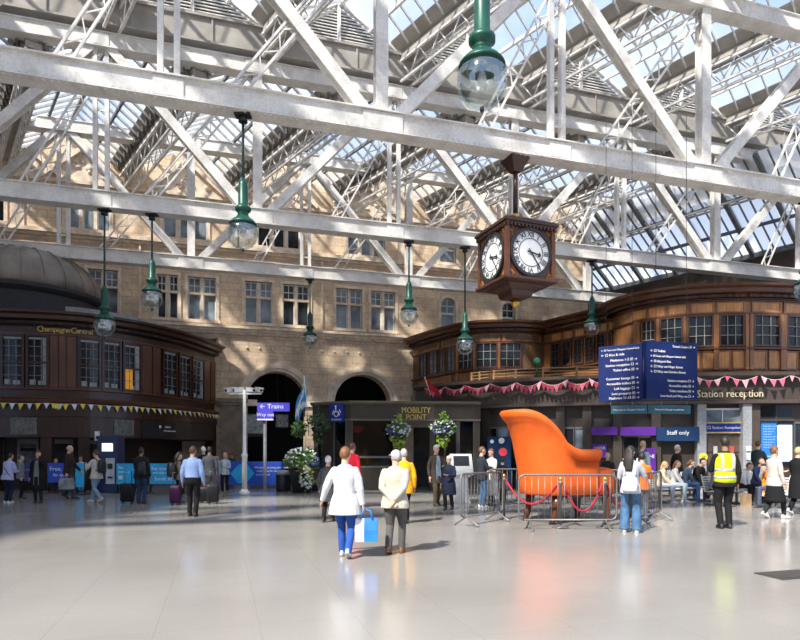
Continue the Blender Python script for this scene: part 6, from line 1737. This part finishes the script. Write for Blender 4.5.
# --- seated on the benches
def sit(label, b, i, turn=0, H=1.68, **k):
    o_, d, bk, fc = BEN[b]; p = o_+d*(.58*i)+bk*.04
    return person(label, p.x, p.y, H, fc+turn, seated=.44, **k)
sit('blonde girl in a cream top seated at the left of the benches', 'A', 0, -25, 1.5, hair='blond', hairlen=.2, top=('cream_knit', (.62, .52, .36)), bot=('pale_grey_trousers', (.45, .49, .55)), shoes=(.7, .7, .7), arms=('lap', 'lap'), female=True, lean=.2)
sit('ginger girl in a white top seated beside the blonde girl', 'A', 1, -25, 1.55, hair='ginger', hairlen=.16, top=('white_top', (.66, .64, .62)), bot=('pale_blue_trousers', (.40, .50, .55)), shoes=(.7, .7, .7), arms=('lap', 'lap'), female=True, lean=.22)
sit('woman in a denim jacket bent over her phone on the bench', 'A', 2, -40, 1.62, hair='brown', hairlen=.04, top=('dark_denim_jacket', (.06, .09, .13)), bot=('denim_trousers', (.05, .09, .22)), shoes=(.05, .05, .06), arms=('lap', 'lap'), female=True, lean=.32, build=1.1, inner=('white_shirt', (.6, .6, .6)))
sit('dark-haired man in black leaning forward at the right end of the left bench', 'A', 3, 0, 1.75, hair='dark', top=BLK, bot=BLK, arms=('lap', 'lap'), lean=.38, build=1.1)
sit('seated person in a grey top hidden behind the guard', 'B', 0, 0, 1.65, hair='dark', top=('grey_top', (.20, .22, .25)), bot=BLK, arms=('lap', 'lap'), lean=.15)
sit('seated person in a white top and black trousers right of the guard', 'B', 2, -10, 1.6, hair='brown', top=WHT, bot=BLK, shoes=(.05, .04, .03), arms=('lap', 'lap'), lean=.5, female=True)
sit('man in a navy blazer seated below the person in green', 'C', 0, 20, 1.72, hair='brown', top=('navy_blazer', (.025, .035, .09)), bot=NAVY, arms=('lap', 'lap'), lean=.3, inner=WHT, head_pitch=-.5)
sit('seated person in an orange jacket leaning forward beside the beige cardigan', 'D', 0, 0, 1.6, hair='dark', top=('orange_jacket', (.80, .25, .02)), bot=('slate_jeans', (.08, .10, .16)), arms=('lap', 'lap'), lean=.55)
pb_ = thing('paper_bag', 'tan paper bag on the floor by the seated black trousers', 'bag', ((746-400)/F*17.2, 17.2, 0), .3)
m = MB(); m.bx(-.12, .12, -.08, .08, 0, .34); m.build('body', mat('tan_paper', (.50, .34, .20), .8), pb_, local=True)
m = MB(); m.tube([(-.06, 0, .34), (-.05, 0, .42), (.05, 0, .42), (.06, 0, .34)], .008, 5); m.build('handle', mat('tan_paper', (.50, .34, .20), .8), pb_, local=True)
# --- left side queue
t, i4 = P_('person in a lilac shirt and dark trousers bending, at the left edge', 7.5, 503, 453, 15, hair='dark', top=('lilac_shirt', (.42, .45, .66), .08), bot=NAVY, shoes=(.6, .6, .6), lean=.14, arms=('hold', 'hold'), build=1.12)
m = MB(); U = i4['U']; m.tube([U((-.17, .05, 1.44)), U((-.05, -.135, 1.25)), U((.12, -.145, 1.05)), U((.21, -.03, .9))], .014, 6); worn('bag_strap', 'thin dark strap across the lilac shirt', 'strap', t, (('strap', m, M_BLACK),)) if False else m.build('cross_strap', M_BLACK, t, local=True)
P_('dark-haired person with a shoulder bag beside the lilac shirt', 20.5, 498.5, 455, 60, hair='brown', top=('grey_green_top', (.20, .22, .21)), bot=BLK, arms=('hold', 'carry'), female=True)
P_('woman in a long black coat and grey dress with a phone at her ear', 38.5, 503, 451, 172, hair='brown', top=BLK, bot=('black_skirt', (.018, .018, .02)), coat=.36, skirt=.42, inner=('grey_dress', (.20, .20, .20)), arms=('phone', 'down'), female=True, build=1.14)
P_('fair-haired person in a grey top standing behind the blue banner', 56, 492.5, 459, 180, hair='blond', top=('pale_grey_top', (.35, .35, .35)), bot=DGR, female=True)
t, i5 = P_('bald man in a dark brown jacket and jeans walking right', 69, 499, 445, 80, hair='bald', top=('dark_brown_jacket', (.045, .03, .026)), bot=('dark_denim', (.05, .085, .13), .25), shoes=(.03, .03, .04), stride=.4, arms=('swingf', 'carry'), build=1.08, coat=.02)
h = i5['hand'][1]; bg_ = thing('shopping_bag', 'grey bag hanging from the bald man\u2019s hand', 'bag', (h.x, h.y, h.z-.42)); bag_geo(Vector((h.x, h.y, 0)), .42, .08, h.z-.44, h.z-.08, -.5, .5).build('body', mat('grey_bag', (.30, .31, .33), .6, var=.4), bg_)
m = MB(); m.tube([(h.x-.1, h.y, h.z-.1), (h.x, h.y, h.z), (h.x+.1, h.y, h.z-.1)], .01, 5); m.build('handle', M_BLACK, bg_)
P_('person in a white top between the bald man and the hoodie man', 81, 492, 456, 190, hair='brown', top=WHT, bot=('turquoise_trousers', (.1, .35, .5)), female=True)
t, i6 = P_('man in a cream hoodie and light jeans striding left, reading his phone', 96.5, 502.5, 449.5, -75, hair='brown', top=('cream_hoodie', (.55, .51, .45)), bot=LJEAN, shoes=(.7, .68, .62), stride=.62, arms=('read', 'read'), build=1.12, cap=('brown_cap', (.10, .065, .05)))
m, m2 = backpack(t, i6, None); worn('backpack', 'black backpack on the man in the cream hoodie', 'bag', t, (('pouch', m, M_BLACK), ('strap', m2, M_BLACK)))
t, i7 = P_('man in a black puffer jacket and dark jeans with his back turned', 141, 503.5, 448, 5, hair='dark', top=('black_puffer', (.022, .024, .028)), bot=('indigo_denim', (.03, .06, .12), .25), arms=('hold', 'down'), build=1.16, skin=SKIND)
m, m2 = backpack(t, i7, None, (.26, .16, .42), 1.12, .14); worn('backpack', 'black shoulder bag on the man in the puffer jacket', 'bag', t, (('pouch', m, M_BLACK), ('strap', m2, M_BLACK)))
suitcase(127.5, 503.5, 'black ribbed suitcase left of the man in the puffer jacket', mat('black_polycarbonate', (.014, .014, .016), .45, spec=.2), .60, .38, .24, .1)
t, i8 = P_('dark-haired woman with a big black backpack beside the purple suitcase', 178.5, 503, 452.5, 50, hair='dark', hairlen=.12, top=('olive_top', (.09, .08, .06)), bot=BLK, arms=('hold', 'down'), female=True)
m, m2 = backpack(t, i8, None, (.36, .24, .5), 1.16); worn('backpack', 'large black backpack on the dark-haired woman', 'bag', t, (('pouch', m, M_BLACK), ('strap', m2, M_BLACK)))
suitcase(175.5, 505, 'purple suitcase beside the woman with the big backpack', mat('purple_polycarbonate', (.04, .008, .045), .45, spec=.2), .58, .30, .22, .0)
P_('man in a light blue shirt and black trousers walking away', 192.5, 516.5, 446.5, -4, hair='brown', top=('light_blue_shirt', (.30, .42, .72), .06), bot=BLK, shoes=(.02, .02, .02), stride=-.16, arms=('down', 'down'), tname='shirt', build=1.06, coat=-.16)
P_('white-haired man just behind the light blue shirt', 203.5, 496.5, 447, -50, hair='white', top=('black_coat', (.02, .02, .022)), bot=BLK)
P_('man in a dark grey top standing above the two black suitcases', 209.5, 500, 447, -15, hair='dark', top=('slate_grey_top', (.085, .095, .10)), bot=('grey_jeans', (.12, .12, .13)), arms=('down', 'down'), skin=SKIND)
suitcase(213, 504, 'larger black suitcase by the man in dark grey, right one', mat('black_polycarbonate', (.014, .014, .016), .45, spec=.2), .60, .34, .24, .2)
suitcase(204.5, 503, 'smaller black suitcase between the light blue shirt and the larger suitcase', mat('black_polycarbonate', (.014, .014, .016), .45, spec=.2), .5, .30, .22, .1)
P_('fair-haired woman in a pale blue jacket walking towards the viewer', 225, 493, 452.5, 175, hair='blond', hairlen=.1, top=('pale_blue_jacket', (.38, .50, .60)), bot=BLK, shoes=(.2, .15, .08), stride=.25, arms=('hold', 'down'), inner=WHT, female=True)
P_('person in lilac trousers close behind the pale blue jacket', 217.5, 491, 455, 185, hair='brown', top=('pale_pink_top', (.5, .42, .45)), bot=('lilac_trousers', (.25, .18, .38)), arms=('hold', 'down'), female=True)
P_('person in a red hat by the stone pier, left of the camera pole', 232, 486, 453, 200, hair='brown', top=DGR, bot=BLK, cap=('red_hat', (.5, .02, .02)))

# ------------------------------------------------------------------ camera, sky, sun
cam = bpy.data.cameras.new('camera'); co = bpy.data.objects.new('camera', cam); COL.objects.link(co)
cam.sensor_width = 36; cam.lens = 27.0; cam.shift_y = 130/800.0; cam.clip_end = 400; cam.clip_start = 0.1
co.location = (0, 0, EYE); co.rotation_euler = (PI/2, 0, 0)
SC.camera = co

w = bpy.data.worlds.new('sky'); SC.world = w; w.use_nodes = True
nt = w.node_tree; bg = nt.nodes['Background']
tc = nt.nodes.new('ShaderNodeTexCoord')
n1 = noise(nt, tc.outputs['Generated'], 2.2, 6, 0.6)
sky = ramp(nt, n1, (0.42, 0.60, 0.98), (1.0, 1.0, 1.0), 0.46, 0.66)
L(nt, sky, bg.inputs['Color']); bg.inputs['Strength'].default_value = 1.3

sl = bpy.data.lights.new('sun', 'SUN'); so = bpy.data.objects.new('sun', sl); COL.objects.link(so)
sl.energy = 8.8; sl.angle = math.radians(2.5); sl.color = (1.0, 0.95, 0.86)
SUN = Vector((0.55, 0.76, -1.0)).normalized()      # travel direction
so.rotation_euler = (-SUN).to_track_quat('Z', 'Y').to_euler()
so.location = (-30, -30, 60)

SC.view_settings.view_transform = 'Standard'; SC.view_settings.look = 'None'
SC.view_settings.gamma = 1.0; SC.view_settings.use_curve_mapping = False
SC.view_settings.exposure = -0.08
SC.cycles.max_bounces = 8; SC.cycles.transparent_max_bounces = 24
SC.cycles.diffuse_bounces = 4; SC.cycles.glossy_bounces = 3
SC.cycles.use_denoising = True
SC.cycles.sample_clamp_indirect = 6.0
